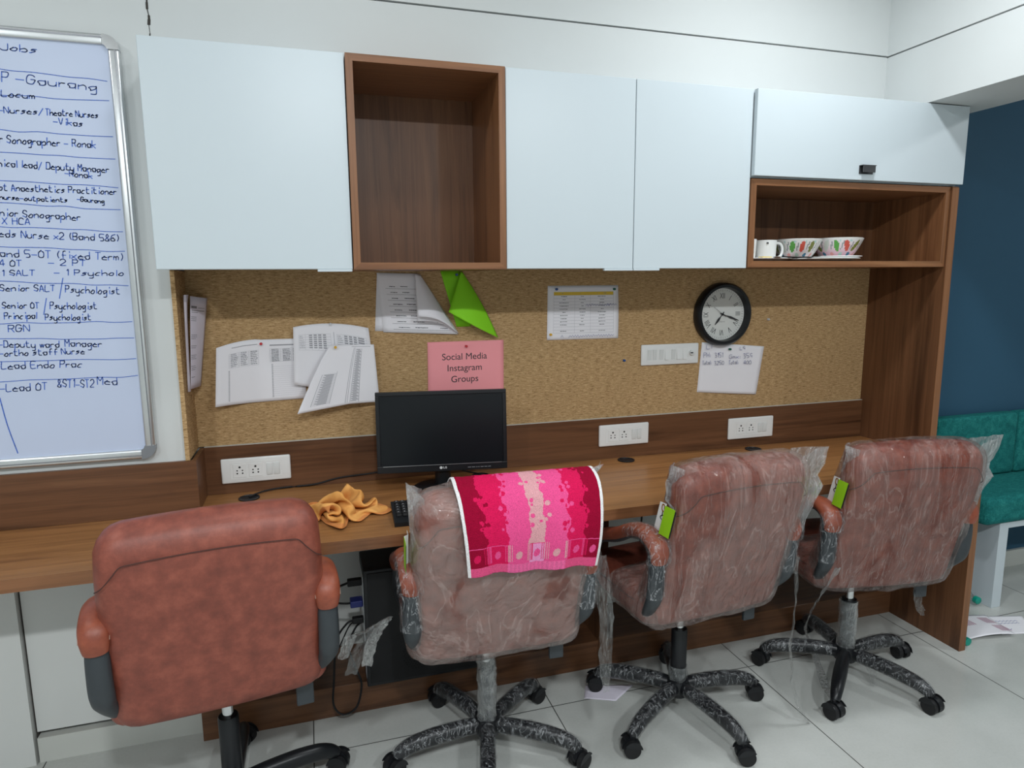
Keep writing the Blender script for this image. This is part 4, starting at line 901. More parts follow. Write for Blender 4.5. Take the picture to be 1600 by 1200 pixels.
# ------------------------------------------------------------------ crumpled duster (the folds of a dropped cloth, row by row)
FOLDS = [                                     # tenths of a millimetre: x, y, z along each row of the cloth
    [-975,-254,48,-844,-429,29,-748,-831,32,-557,-1247,91,-380,-1497,74,-276,-1492,52,-147,-1245,28,-86,-836,32,-14,-556,168,17,-440,92,84,-334,33,122,-421,32,155,-766,51,215,-985,31,322,-952,53,447,-697,37,573,-440,31,693,-319,68,811,-491,26,1006,-566,36,1234,-386,38,1332,-295,83,1305,-207,26,1215,-122,26],
    [-871,-287,170,-782,-454,31,-605,-830,32,-421,-1217,136,-289,-1451,226,-203,-1401,177,-208,-1087,113,-142,-671,32,-50,-394,109,-7,-287,127,98,-217,115,60,-510,138,53,-807,32,112,-984,43,224,-906,78,351,-651,94,463,-408,29,581,-374,105,703,-536,108,926,-415,32,1126,-246,32,1185,-178,78,1212,-26,88,1238,118,50],
    [-808,-202,30,-707,-414,141,-514,-774,22,-310,-1130,86,-273,-1300,278,-199,-1217,291,-224,-884,123,-187,-483,32,-98,-222,34,-69,-149,45,2,-231,246,-19,-591,228,-39,-863,56,28,-976,96,158,-873,92,282,-616,32,385,-398,102,488,-445,77,666,-427,227,854,-267,32,1017,-108,32,1058,-27,25,1081,167,72,1108,320,32],
    [-755,-96,97,-649,-325,32,-483,-679,138,-413,-1065,110,-367,-1153,290,-288,-1007,300,-241,-662,223,-261,-274,57,-185,-55,33,-131,-19,139,-123,-267,226,-118,-641,129,-99,-928,161,-4,-959,173,101,-796,121,270,-581,129,366,-501,161,498,-475,218,666,-338,200,805,-120,57,929,30,25,930,101,34,954,345,32,983,509,32],
    [-730,2,94,-670,-274,135,-626,-682,150,-572,-1016,76,-498,-1010,229,-391,-872,157,-319,-489,76,-307,-122,45,-222,49,31,-223,17,230,-238,-321,187,-198,-706,242,-64,-890,313,-42,-848,198,85,-717,158,235,-502,240,351,-425,188,472,-356,196,655,-206,207,851,-33,191,899,95,125,822,205,99,840,484,32,869,654,32],
    [-827,-37,77,-759,-293,130,-763,-690,160,-683,-968,234,-597,-947,244,-514,-714,232,-446,-349,26,-363,-2,34,-299,153,33,-297,-57,155,-338,-416,216,-164,-688,422,-4,-788,359,28,-763,257,87,-570,109,264,-405,75,355,-289,162,448,-239,91,647,-78,113,845,101,135,937,203,200,811,285,231,772,574,94,773,744,29],
    [-920,-60,128,-843,-332,221,-739,-678,318,-678,-858,393,-685,-851,271,-637,-610,213,-554,-252,48,-443,60,32,-367,156,132,-395,-96,226,-343,-459,401,-76,-595,366,24,-688,377,133,-681,342,199,-451,176,218,-219,32,285,-141,127,400,-104,32,629,60,42,809,216,219,905,157,319,834,334,341,726,611,176,686,745,37],
    [-855,-73,258,-732,-357,272,-627,-689,317,-581,-854,350,-584,-850,259,-642,-544,281,-616,-183,94,-502,80,100,-432,91,210,-434,-170,380,-232,-424,452,-5,-521,444,89,-569,431,139,-500,398,132,-267,278,131,-98,58,175,-16,114,338,33,90,590,206,53,765,99,292,854,77,378,771,271,360,668,554,143,616,701,32],
    [-786,-179,353,-608,-398,331,-510,-730,376,-481,-889,348,-497,-801,305,-558,-486,230,-596,-109,129,-550,126,199,-450,57,382,-372,-227,477,-153,-453,579,-26,-624,525,37,-586,572,37,-378,417,25,-93,253,4,19,118,62,34,87,261,160,25,525,153,176,720,-25,233,772,-15,369,730,197,264,600,488,74,527,640,26],
    [-736,-313,337,-489,-457,263,-377,-756,326,-382,-830,253,-406,-736,203,-479,-410,134,-510,-41,113,-577,84,345,-472,-34,513,-338,-320,625,-181,-589,556,-78,-626,654,-60,-517,635,-100,-296,395,-112,26,260,-137,114,106,-50,135,31,183,274,104,438,18,149,629,-153,217,676,-115,307,610,123,263,481,416,63,413,566,32],
    [-713,-470,386,-457,-596,356,-317,-781,350,-263,-791,236,-337,-626,212,-388,-312,147,-444,-19,250,-535,-29,381,-490,-165,538,-348,-457,547,-205,-646,671,-155,-609,734,-175,-481,661,-226,-216,409,-246,104,244,-252,173,50,-138,242,28,101,159,166,353,-112,157,529,-268,226,558,-189,260,481,63,209,353,358,82,295,498,31],
    [-685,-621,389,-446,-731,458,-237,-719,460,-247,-654,387,-361,-516,325,-466,-260,326,-568,-22,206,-633,-56,364,-492,-240,403,-380,-520,567,-251,-594,819,-185,-541,858,-170,-385,726,-274,-104,461,-361,156,214,-344,260,72,-203,273,158,33,38,175,282,-205,252,431,-249,278,458,-167,309,342,49,228,222,338,91,175,462,32],
    [-680,-725,428,-418,-794,521,-359,-694,548,-376,-649,517,-518,-484,437,-622,-205,318,-704,-17,149,-712,-92,304,-546,-227,459,-460,-506,719,-295,-470,896,-251,-448,810,-120,-268,742,-201,-11,406,-320,258,268,-345,291,203,-241,206,203,-4,-30,310,257,-188,435,393,-194,441,336,-159,358,224,110,264,108,416,154,82,525,83],
    [-661,-837,572,-479,-886,636,-472,-725,622,-519,-628,606,-658,-397,565,-799,-138,391,-869,11,218,-801,1,334,-689,-229,529,-514,-365,816,-339,-325,882,-290,-302,802,-181,-140,748,-144,107,395,-294,353,278,-333,393,144,-154,289,244,102,71,281,294,-42,516,395,-70,464,419,14,341,296,300,250,184,580,107,157,684,91],
    [-602,-889,406,-612,-886,635,-607,-751,633,-681,-665,586,-775,-411,371,-956,-173,251,-985,-8,155,-963,-12,354,-795,-251,539,-526,-211,762,-376,-219,799,-355,-243,684,-245,-12,693,-129,249,415,-235,451,241,-250,468,69,-52,356,154,168,201,356,344,110,569,427,109,535,488,219,348,380,481,118,275,759,34,249,843,25],
    [-638,-940,346,-718,-842,580,-720,-771,678,-788,-650,529,-902,-411,280,-1042,-192,59,-1117,-56,85,-1022,-145,249,-861,-148,602,-571,-69,740,-405,-69,708,-387,-102,574,-297,132,594,-216,364,363,-141,522,213,-172,571,27,-11,428,195,261,306,346,395,260,598,423,280,548,530,416,355,465,661,55,369,925,31,345,992,26],
    [-669,-828,444,-823,-814,591,-822,-737,614,-800,-511,599,-948,-258,318,-1172,-227,101,-1209,-112,35,-1127,-75,274,-873,24,529,-588,68,598,-456,53,554,-406,28,408,-336,297,486,-265,527,320,-192,634,147,-91,601,104,57,556,247,257,397,431,371,375,644,432,441,597,514,609,349,481,809,108,466,1052,35,440,1099,26],
    [-719,-688,382,-904,-734,486,-867,-659,474,-899,-427,650,-1050,-230,319,-1283,-140,165,-1286,-42,151,-1111,59,171,-853,64,359,-606,186,421,-512,133,362,-427,163,237,-365,464,377,-204,683,323,-167,777,125,-32,722,31,133,678,297,191,483,569,293,498,609,331,554,485,429,766,259,350,916,82,385,1121,94,412,1156,93],
    [-772,-546,313,-932,-637,341,-896,-577,390,-1011,-407,582,-1126,-141,397,-1301,-3,208,-1307,68,29,-1077,74,91,-775,131,208,-642,242,244,-568,216,193,-460,306,110,-371,606,241,-213,826,258,-112,870,141,19,856,52,118,725,358,156,613,624,232,632,539,239,690,401,326,912,198,221,1001,56,258,1156,40,286,1190,71],
    [-838,-429,223,-946,-550,207,-921,-469,283,-1087,-350,485,-1094,-29,378,-1259,102,211,-1267,191,42,-1021,181,31,-736,245,107,-647,370,195,-616,342,102,-517,440,32,-369,721,93,-235,931,148,-136,999,130,32,975,144,30,756,457,135,694,636,195,752,584,196,867,424,210,1036,165,90,1064,32,133,1175,32,167,1231,61],
    [-913,-440,85,-842,-502,164,-915,-440,242,-1116,-279,368,-1135,43,449,-1174,137,179,-1216,298,97,-965,310,42,-728,371,29,-680,449,191,-626,481,161,-589,566,76,-431,844,31,-290,1027,32,-172,1082,32,-49,983,213,-27,728,484,100,812,582,131,859,581,204,1026,490,102,1145,195,-27,1117,31,23,1199,51,64,1285,40],
    [-896,-528,101,-879,-432,34,-967,-407,143,-1136,-238,327,-1220,54,395,-1147,198,277,-1111,301,172,-934,368,188,-724,532,26,-711,564,95,-655,601,196,-637,706,170,-523,972,31,-389,1134,26,-265,1189,69,-176,931,245,-108,801,590,32,914,677,71,991,632,125,1056,475,-1,1143,239,-121,1175,74,-71,1253,32,-23,1365,32],
    [-935,-584,32,-963,-498,60,-1031,-368,48,-1228,-245,266,-1288,49,277,-1238,199,260,-1159,376,296,-925,511,264,-747,687,99,-666,736,111,-709,730,265,-626,862,257,-621,1099,32,-496,1240,37,-394,1151,92,-310,883,251,-131,944,521,-33,1013,605,29,1116,678,82,1161,376,-102,1081,234,-140,1230,189,-147,1329,99,-116,1461,32],
    [-944,-589,111,-1001,-540,72,-1081,-395,46,-1257,-199,219,-1288,49,359,-1252,189,341,-1137,349,379,-950,588,262,-726,722,179,-703,793,100,-715,804,273,-633,938,297,-666,1162,58,-551,1284,77,-465,1131,88,-374,919,290,-127,981,424,-17,1048,518,-8,1173,643,25,1179,337,-152,1102,285,-160,1263,263,-176,1372,164,-171,1499,52],
]
mb = MB(); CN = 24
vv = [[mb.bm.verts.new((r_[3*i]/1e4, r_[3*i+1]/1e4, r_[3*i+2]/1e4)) for i in range(CN)] for r_ in FOLDS]
for j in range(CN-1):
    for i in range(CN-1):
        f = mb.bm.faces.new((vv[j][i], vv[j][i+1], vv[j+1][i+1], vv[j+1][i])); f.material_index = 1 if (i in (0, CN-2) or j in (0, CN-2)) else 0
du = mb.build('duster', ['duster', 'hem'], None, True, (-0.962, -0.345, DT), 180)
md = du.modifiers.new('smooth', 'SUBSURF'); md.levels = 2; md.render_levels = 2; solid(du, 0.0022, 0)
tag(du, 'crumpled orange cotton duster lying on the desk left of the keyboard', 'cloth')

# ------------------------------------------------------------------ bench beyond the desk
bn = thing('bench', 'teal upholstered bench with white frame against the blue wall', 'bench', (2.6, -0.2, 0))
W(MB().box((1.815, -0.362, 0.0), (1.868, -0.062, 0.40), 0.001, 1).build('end_leg', 'lam'), bn)
W(MB().box((1.868, -0.362, 0.372), (3.6, -0.34, 0.40), 0.001, 1).build('front_rail', 'lam'), bn)
W(MB().box((3.55, -0.362, 0.0), (3.6, -0.062, 0.372), 0.001, 1).build('end_leg', 'lam'), bn)
mb = MB(); cushion(mb, 1.90, 0.335, 0.125, 0.028, nmid=14)
for v in mb.bm.verts: v.co += Vector((2.655, -0.215, 0.4625))
W(mb.build('seat_cushion', 'teal', None, True), bn)
for x0, x1 in ((1.700, 2.205), (2.212, 2.80), (2.81, 3.60)):
    mb = MB(); cushion(mb, x1-x0, 0.07, 0.30, 0.018, nmid=8)
    for v in mb.bm.verts: v.co += Vector(((x0+x1)/2, -0.083, 0.676))
    W(mb.build('back_cushion', 'teal', None, True), bn)

# ------------------------------------------------------------------ litter on the floor
def flat(name, label, pts, z, mat, lift, cat='paper', group='loose papers on the floor'):
    def f(u, v):
        p = Vector((*pts[0], 0)).lerp(Vector((*pts[1], 0)), u).lerp(Vector((*pts[3], 0)).lerp(Vector((*pts[2], 0)), u), v); p.z = z+lift(u, v); return p
    r = thing(name, label, cat, f(.5, .5), 0, group); W(solid((lambda m: (m.grid(f, 12, 12), m)[1])(MB()).build('sheet', mat, None, True), 0.0003), r); return r, f
r_, f = flat('loose_paper', 'white paper with red printed lines on the floor by the end panel', [(1.50, -0.385), (1.725, -0.405), (1.672, -0.575), (1.452, -0.535)], 0.004, 'paper', lambda u, v: 0.010*math.sin(math.pi*u)+0.012*v*u)
mb = MB()
for a0, b0 in ((0.25, 0.18), (0.70, 0.15), (0.78, 0.55)):
    for k in range(5):
        q = [f(a0+0.045*k, b0), f(a0+0.045*k+0.014, b0), f(a0+0.06+0.045*k+0.014, b0+0.30), f(a0+0.06+0.045*k, b0+0.30)]
        mb.poly([p_+Vector((0, 0, 0.001)) for p_ in q])
W(mb.build('print', 'redink'), r_)
r_, f = flat('loose_paper', 'faint handwritten paper slip lying right of the red-printed paper', [(1.705, -0.405), (1.870, -0.455), (1.785, -0.580), (1.640, -0.545)], 0.0015, 'paper', lambda u, v: 0.002*u)
mb = MB()
for v0 in (0.3, 0.42, 0.75):
    p = [(0.12+0.05*k, v0+(0.03 if k % 2 else -0.02)) for k in range(14 if v0 < 0.5 else 7)]
    ribbon(mb, p, 0.012, lambda a, b: f(a, b)+Vector((0, 0, 0.0008)))
W(mb.build('handwriting', 'pen'), r_)
flat('loose_paper', 'faint lilac paper on the floor beside a wrapped chair caster, before the desk divider', [(-0.150, -0.345), (0.02, -0.395), (-0.085, -0.465), (-0.185, -0.415)], 0.0012, 'lilac', lambda u, v: 0.002*u*v)
bt = thing('bottle', 'clear plastic bottle with teal cap lying beside the bench leg', 'bottle', (1.772, -0.255, 0.031), R(-93))
MB().lathe([(0.028, 0.0), (0.030, 0.01), (0.030, 0.10), (0.026, 0.125), (0.013, 0.15), (0.013, 0.165)], 24, 'X', (-0.10, 0, 0)).build('body', 'pet', bt, True)
MB().lathe([(0.0165, 0.165), (0.0165, 0.182), (0.014, 0.184)], 20, 'X', (-0.10, 0, 0)).build('cap', 'tealcap', bt, True)
o = MB().lathe([(0.016, 0.0), (0.016, 0.013), (0.013, 0.015)], 20, 'Y').build('loose_bottle_cap', 'tealcap', None, True, (1.428, -0.565, 0.0165)); tag(o, 'loose teal bottle cap standing at the end panel foot', 'bottle cap')  # teal cap off a bottle, standing on its edge

# ------------------------------------------------------------------ office chairs
BW, BH, BT, ZB0, TH, DB0 = 0.462, 0.512, 0.105, 0.424, R(11.4), 0.180
def back_local(x, h, y, th=TH, d=DB0, lean=0.0):
    """point of the backrest: x across, h up its slope, y forward of its rear face -> chair space"""
    return Vector((x + lean*h, -d - h*math.sin(th) + y*math.cos(th), ZB0 + h*math.cos(th) + y*math.sin(th)))
def back_shape(p, grow=0.0, seed=0, th=TH, lean=0.0, rough=0.0):
    x, y, z = p; h = z+BH/2; u = h/BH
    k = 1 + 0.045*math.sin(math.pi*min(1, max(0, u))) - (0.02 if u > 0.9 else 0)*(u-0.9)*10 + 0.02*max(0, 0.3-u)/0.3
    bow = 0.010*(1-(2*x/BW)**2)                             # top and bottom edges bow outwards
    h2 = h + bow*(1 if u > 0.5 else -1)*abs(2*u-1)
    yy = y + BT/2
    if y > 0: yy += 0.030*math.sin(math.pi*max(0, min(1, u)))*(1-(2*x/BW)**2) + (0.03 if u < 0.35 else 0)*(0.35-u)/0.35
    else: yy -= 0.008*(1-(2*x/BW)**2)*math.sin(math.pi*max(0, min(1, u)))
    if u > 0.80: yy += (u-0.80)*0.11                       # the padded top rolls forward
    v = Vector((x*k, h2, yy))
    if rough:
        q = Vector((x*7+seed*3.1, y*9, z*4)); q2 = Vector((x*18+z*7+seed, y*16, z*9-x*5))
        dn = noise.noise(q)*rough + abs(noise.noise(q2))*rough*0.8
        nv = Vector((x/(BW/2), (y/(BT/2)), (z/(BH/2)))); nv = Vector([c*abs(c)**3 for c in nv])
        if nv.length > 1e-6: nv.normalize()
        v += Vector((nv.x, nv.z, nv.y))*dn
    return back_local(v.x, v.y, v.z, th, DB0, lean)

def chair(x, y, psi, label, rot0, covered=None, seed=0, th=TH, lean=0.0, tagside=True, dz=0.0):
    c = thing('office_chair', label, 'office chair', (x, y, 0), psi, 'brown leather office chairs at the desk')
    # five-star base; each leg and caster its own part
    for k in range(5):
        a = R(rot0+72*k) - psi; ca, sa = math.cos(a), math.sin(a)
        P = lambda r, z, o=0.0: (ca*r-sa*o, sa*r+ca*o, z)
        lg = MB().tube([P(0.018, 0.093), P(0.08, 0.097), P(0.17, 0.094), P(0.235, 0.086), P(0.272, 0.073), P(0.290, 0.058)], [0.021, 0.0225, 0.0235, 0.022, 0.019, 0.015], 14, 4, 1.12, up=(0, 0, 1)).build('base_leg', 'black', c, True)
        if covered and not (covered.get('bare') == k):
            r0 = covered.get('wrap0', 0.05)
            mb = MB(); mb.tube([P(r0, 0.0965), P(0.12, 0.097), P(0.17, 0.094), P(0.235, 0.086), P(0.272, 0.073), P(0.288, 0.060)], [0.024, 0.0255, 0.0255, 0.0245, 0.0225, 0.0195], 20, 10, 1.12, up=(0, 0, 1), cap=False)
            for v in mb.bm.verts: v.co += Vector([noise.noise(v.co*55+Vector((seed, k*5, i*9))) for i in range(3)])*0.0030
            mb.build('film_wrap', 'film_wrap', lg, True)
        sw = R([25, -40, 60, -15, 80][(k+seed) % 5]) + a
        cs = MB(); cw, sww = math.cos(sw), math.sin(sw)
        cx, cy, _ = P(0.296, 0)
        T = Matrix.Translation((cx, cy, 0)) @ Matrix.Rotation(sw, 4, 'Z')
        prof = [(0.031*math.cos(R(t_)), 0.0285+0.031*math.sin(R(t_))) for t_ in range(-10, 171, 15)] + [(-0.024, 0.033), (0.024, 0.033)]
        cs.prism([(px, -0.006, pz) for px, pz in prof], (0, 0.012, 0))
        cs.lathe([(0.0085, 0.04), (0.0085, 0.066), (0.006, 0.068)], 12, at=(-0.004, 0, 0))
        for s_ in (-1, 1): cs.prism([(px, s_*0.0265-0.0015, pz) for px, pz in [(0.031*math.cos(R(t_)), 0.0285+0.031*math.sin(R(t_))) for t_ in range(35, 176, 14)] + [(0.012, 0.042)]], (0, 0.003, 0))
        for v in cs.bm.verts: v.co = T @ v.co
        co = cs.build('caster', 'black', c, False)
        for s_ in (-1, 1):
            wm = MB().lathe([(0.018, s_*0.0065), (0.0262, s_*0.0075), (0.0272, s_*0.016), (0.0262, s_*0.0245), (0.019, s_*0.0262), (0.006, s_*0.0262)], 24, 'Y', (0, 0, 0.0272))
            for v in wm.bm.verts: v.co = T @ v.co
            wm.build('wheel', 'blackmatt', co, True)
    hb = MB().lathe([(0.034, 0.062), (0.039, 0.068), (0.040, 0.100), (0.034, 0.118), (0.030, 0.120)], 28).build('base_hub', 'black', c, True)
    gl = MB().lathe([(0.0265, 0.10), (0.0265, 0.300), (0.0245, 0.304), (0.015, 0.304)], 28).build('gas_lift', 'black', c, True)
    MB().lathe([(0.0145, 0.295), (0.0145, 0.415)], 20).build('piston', 'chrome', gl, True)
    if covered:
        mb = MB(); z1 = covered.get('lift', 0.29); V_ = mb.grid(lambda u, v: Vector((0.031*math.cos(2*math.pi*u), 0.031*math.sin(2*math.pi*u), 0.112+(z1-0.112)*v)), 28, 20, closed_u=True)
        for v in mb.bm.verts: v.co += Vector((v.co.x, v.co.y, 0))*noise.noise(v.co*40+Vector((seed, 0, 0)))*0.22
        mb.build('film_wrap', 'film_lift', gl, True)
    mb = MB(); mb.box((-0.10, -0.12, 0.405), (0.10, 0.16, 0.430), 0.008, 2); mb.box((-0.05, -0.06, 0.375), (0.05, 0.10, 0.408), 0.010, 2); mb.build('tilt_mechanism', 'blackmatt', c)
    mb = MB(); mb.tube([(0.05, -0.02, 0.392), (0.15, -0.06, 0.390), (0.185, -0.10, 0.392)], 0.006, 8, 4); mb.box((0.168, -0.118, 0.352), (0.212, -0.106, 0.412), 0.003, 2); mb.build('tilt_lever', 'armgrey', c)
    # seat
    mb = MB()
    def sf(p):
        q = Vector(p); u = q.y/0.22
        if q.z > 0: q.z += 0.014*(1-(q.x/0.25)**2)*(1-u*u*0.5)
        if u > 0.6: q.z -= (u-0.6)**2*0.10
        return q + Vector((0, 0.048, 0.478))
    cushion(mb, 0.500, 0.440, 0.098, 0.045, 0.0, (0, 1), 12, sf); st = mb.build('seat', 'leather', c, True, angle=80)
    mb = MB()
    def ring(z, g): return [(0.25*math.copysign(1, math.cos(t_))*abs(math.cos(t_))**0.34+0, 0.048+0.22*math.copysign(1, math.sin(t_))*abs(math.sin(t_))**0.34, z) for t_ in [2*math.pi*i/60 for i in range(61)]]
    mb.tube([(a*1.002, 0.048+(b-0.048)*1.002, z) for a, b, z in ring(0.500, 0)], 0.0012, 6, 1, cap=False); mb.build('seam', 'stitch', st)
    # backrest
    mb = MB(); cushion(mb, BW, BT, BH, 0.050, 0.0, (0, 2), 16, lambda p: back_shape(p, th=th, lean=lean)); bk = mb.build('backrest', 'leather', c, True, angle=80)
    seam = []
    for i in range(49):
        t_ = -1+2*i/48; xx = t_*(BW/2-0.004); hh = BH-0.062+0.012*(1-t_*t_)
        if abs(t_) > 0.78: hh -= (abs(t_)-0.78)/0.22*0.062
        u = hh/BH; yy = -0.0095 + (0.11*(u-0.80) if u > 0.8 else 0) + 0.0
        e = abs(xx)-(BW/2-0.050)
        if e > 0: yy += 0.050-math.sqrt(max(0, 0.050**2-e*e))
        seam.append(back_local(xx*(1+0.045*math.sin(math.pi*u)), hh, yy, th, DB0, lean))
    mb = MB(); mb.tube(seam, 0.0013, 6, 2, cap=False); mb.build('seam', 'stitch', bk)
    # arms
    for s_ in (-1, 1):
        X = 0.245*s_
        mb = MB(); A = [(0.19*s_, -0.06, 0.424), (0.215*s_, -0.120, 0.452), (X*0.98, -0.182, 0.514), (X, -0.209, 0.560), (X, -0.216, 0.650), (X, -0.199, 0.702), (X, -0.146, 0.722), (X, -0.078, 0.705), (X, 0.0, 0.662), (X, 0.105, 0.622), (X, 0.170, 0.570), (X, 0.178, 0.515), (X*0.97, 0.135, 0.470), (0.20*s_, 0.09, 0.425)]
        mb.tube(A, [0.012, 0.014, 0.017, 0.020, 0.019, 0.016, 0.014, 0.013, 0.013, 0.014, 0.015, 0.016, 0.014, 0.012], 14, 5, 1.30, up=(1, 0, 0)); ar = mb.build('armrest', 'armgrey', c, True)
        mb = MB(); Pd = [(X, -0.226, 0.670), (X, -0.229, 0.698), (X, -0.212, 0.722), (X, -0.160, 0.738), (X, -0.085, 0.721), (X, -0.005, 0.680), (X, 0.085, 0.644), (X, 0.140, 0.610), (X, 0.162, 0.575)]
        mb.tube(Pd, [0.016, 0.0195, 0.021, 0.021, 0.021, 0.021, 0.021, 0.020, 0.015], 16, 6, 1.55, up=(1, 0, 0)); pd = mb.build('arm_pad', 'leather2', ar, True, angle=70)
        for e in (-1, 1):
            mb = MB(); mb.tube([(X+e*0.0295, p[1]-(0.006 if i < 3 else 0), p[2]+(0.006 if i > 1 else 0)) for i, p in enumerate(Pd[1:-1])], 0.0007, 6, 5); mb.build('seam', 'whitestitch', ar)
        if covered:
            sp = covered.get('armwrap', {}).get(s_)
            if sp:
                mb = MB(); q = Pd[:sp]; mb.tube([(p[0], p[1]-0.001, p[2]) for p in q], [0.024]+[0.0255]*(len(q)-1), 22, 10, 1.55, cap=False)
                mb.tube([A[3], A[4], (X, -0.217, 0.672)], 0.0235, 18, 6, 1.35, cap=False)
                for v in mb.bm.verts: v.co += Vector([noise.noise(v.co*60+Vector((seed*3, s_*5, i*9))) for i in range(3)])*0.0035
                mb.build('film_wrap', 'film_wrap', ar, True)
    if covered:
        # polythene bag pulled over the backrest, loose at its corners
        fm = covered['film']; mb = MB(); g = 0.007
        def cf(p):
            q = Vector((p.x*BW/(BW+2*g), p.y*BT/(BT+2*g), p.z*BH/(BH+2*g)))
            b = back_shape(q, th=th, lean=lean, rough=0.0); n_ = Vector((p.x-q.x, p.y-q.y, p.z-q.z))
            k = noise.noise(Vector((p.x*6+seed*3.1, p.y*8, p.z*5)))*0.005 + abs(noise.noise(Vector((p.x*13+p.z*7+seed, p.y*14, p.z*8-p.x*6))))*0.010
            nn = Vector((p.x/(BW/2), p.y/(BT/2), p.z/(BH/2))); nn = Vector([c_*abs(c_)**5 for c_ in nn]).normalized()
            o_ = Vector((n_.x, n_.z, n_.y)) + Vector((nn.x, nn.z, nn.y))*k
            return b + (back_local(o_.x, o_.y, o_.z, th, DB0, 0)-back_local(0, 0, 0, th, DB0, 0)) + Vector((0, -0.003, 0))
        cushion(mb, BW+2*g, BT+2*g, BH+2*g, 0.052, 0.0, (0, 2), 44, cf)
        for (hx, tipx, tiph, hlow, xlow, tp) in covered['ears']:      # flattened bag corner: from the top edge out to a tip and back in lower down
            s_ = math.copysign(1, hx)
            for lay in (0, 1):
                def ef(u, v):
                    a = Vector((hx-s_*0.02, lerp(BH+0.002, hlow, v), 0.0)); top = Vector((tipx, tiph, 0)); low = Vector((xlow, hlow-0.02, 0))
                    b = top.lerp(low, v) + Vector((-s_*tp*math.sin(math.pi*v), 0, 0))
                    p = a.lerp(b, u); q = Vector((p.x*16+seed*4, p.y*14, lay*2.0))
                    yy = 0.045 + (0.016 if lay else -0.016)*(1-u)*1.6 + noise.noise(q)*0.016*(0.3+u) + noise.noise(q*2.7)*0.007
                    if p.y > BH*0.8: yy += 0.03
                    return back_local(p.x, p.y+noise.noise(q+Vector((9, 1, 4)))*0.006*u, yy, th, DB0, lean)
                mb.grid(ef, 18, 26, 1)
        mb.build('plastic_cover', [fm, 'film_ear'], c, True, angle=75)
        # wrinkled wrap under and behind the seat
        mb = MB()
        def uf(p):
            q = sf(p); k = noise.noise(q*9+Vector((seed, 2, 3)))*0.005+abs(noise.noise(q*22))*0.006
            return q + (q-Vector((0, 0.048, 0.478))).normalized()*(0.006+k)
        cushion(mb, 0.504, 0.444, 0.102, 0.047, 0.0, (0, 1), 22, uf)
        for f in list(mb.bm.faces):
            if f.calc_center_median().y > covered.get('seatfilm', 0.05): mb.bm.faces.remove(f)
        mb.build('seat_film', fm, c, True, angle=75)
    if tagside and covered:
        h0, h1 = 0.335, 0.425; xs = -BW/2*1.036-0.0205
        def tg(y_, h): return back_local(xs + (0.012 if y_ > 0.05 else 0.0) - 0.003, h, y_, th, DB0, lean)
        tgp = MB(); tgp.grid(lambda u, v: tg(lerp(-0.004, 0.042, u), lerp(h1, h0, v)-0.010*u), 4, 4); tga = tgp.build('hang_tag', 'taggreen', c); solid(tga, 0.0006)
        mb = MB(); mb.grid(lambda u, v: tg(lerp(0.042, 0.082, u), lerp(h1, h0, v)-0.010-0.010*u), 4, 4); w_ = mb.build('tag_face', 'tagwhite', tga); solid(w_, 0.0006)
        mb = MB(); mb.grid(lambda u, v: tg(lerp(-0.010, -0.004, u), lerp(h1-0.003, h0+0.003, v)), 1, 2); w_ = mb.build('tag_edge', 'tagblack', tga); solid(w_, 0.0006)
        mb = MB(); t3 = lambda a, b: tg(a, b)+Vector((-0.0016, -0.0006, 0))
        ribbon(mb, smoothline([(0.056, 0.395), (0.060, 0.405), (0.068, 0.402), (0.066, 0.388), (0.057, 0.386)]), 0.004, t3); mb.build('tag_logo', 'tagbrown', tga)
        mb = MB(); ribbon(mb, smoothline([(0.052, 0.376), (0.060, 0.372), (0.066, 0.364), (0.058, 0.360)]), 0.003, t3); ribbon(mb, [(0.061, 0.386), (0.060, 0.372)], 0.003, t3); mb.build('tag_mark', 'tagblack', tga)
    return c

def strip(parent, name, pts, wds, mat='film_strip', seed=0, twist=None):
    """ribbon of torn film through chair-space points"""
    mb = MB(); n = len(pts)-1
    def f(u, v):
        s_ = v*n; i = min(int(s_), n-1); k = s_-i
        p = Vector(pts[i]).lerp(Vector(pts[i+1]), k); w_ = lerp(wds[i], wds[i+1], k)
        tw = (twist[i]*(1-k)+twist[i+1]*k) if twist else 0
        q = Vector((u*3+seed, v*n*2.2, seed*2))
        return p + Vector((math.cos(tw), math.sin(tw), 0))*(u-0.5)*w_ + Vector((0, 1, 0))*noise.noise(q)*0.010 + Vector((1, 0, 0))*noise.noise(q*2+Vector((4, 0, 0)))*0.004
    mb.grid(f, 8, 14*n); return mb.build(name, mat, parent, True, angle=80)

c1 = chair(-1.319, -0.606, R(7.6), 'unwrapped brown leather office chair, leftmost, in front of the column', 18, None, 1)
c1.scale = (1.012, 1.012, 1.012)
c2 = chair(-0.580, -0.564, R(-1.8), 'film-wrapped office chair with a pink striped towel over its back', -32,
      {'film': 'film_back', 'ears': [(-0.230, -0.254, BH+0.036, 0.30, -0.236, 0.0), (0.234, 0.272, BH+0.050, 0.40, 0.245, 0.01)], 'bare': None, 'armwrap': {-1: 4, 1: 4}, 'lift': 0.36, 'wrap0': 0.04}, 2, th=R(15))
strip(c2, 'film_strip', [(0.285, -0.20, 0.70), (0.290, -0.225, 0.62), (0.300, -0.235, 0.52), (0.297, -0.235, 0.40), (0.300, -0.24, 0.30)], [0.05, 0.055, 0.040, 0.042, 0.018], seed=3)
for k, (dx, dzz, w_) in enumerate(((-0.01, 0, .03), (-0.045, -0.02, .034), (-0.06, 0.03, .03))):
    strip(c2, 'film_strip', [(-0.300, -0.20, 0.60), (-0.325+dx*0.5, -0.205, 0.575), (-0.345+dx, -0.20, 0.53+dzz), (-0.355+dx*1.2, -0.19, 0.465+dzz)], [0.014, w_, w_*1.1, w_*0.9], seed=5+k)
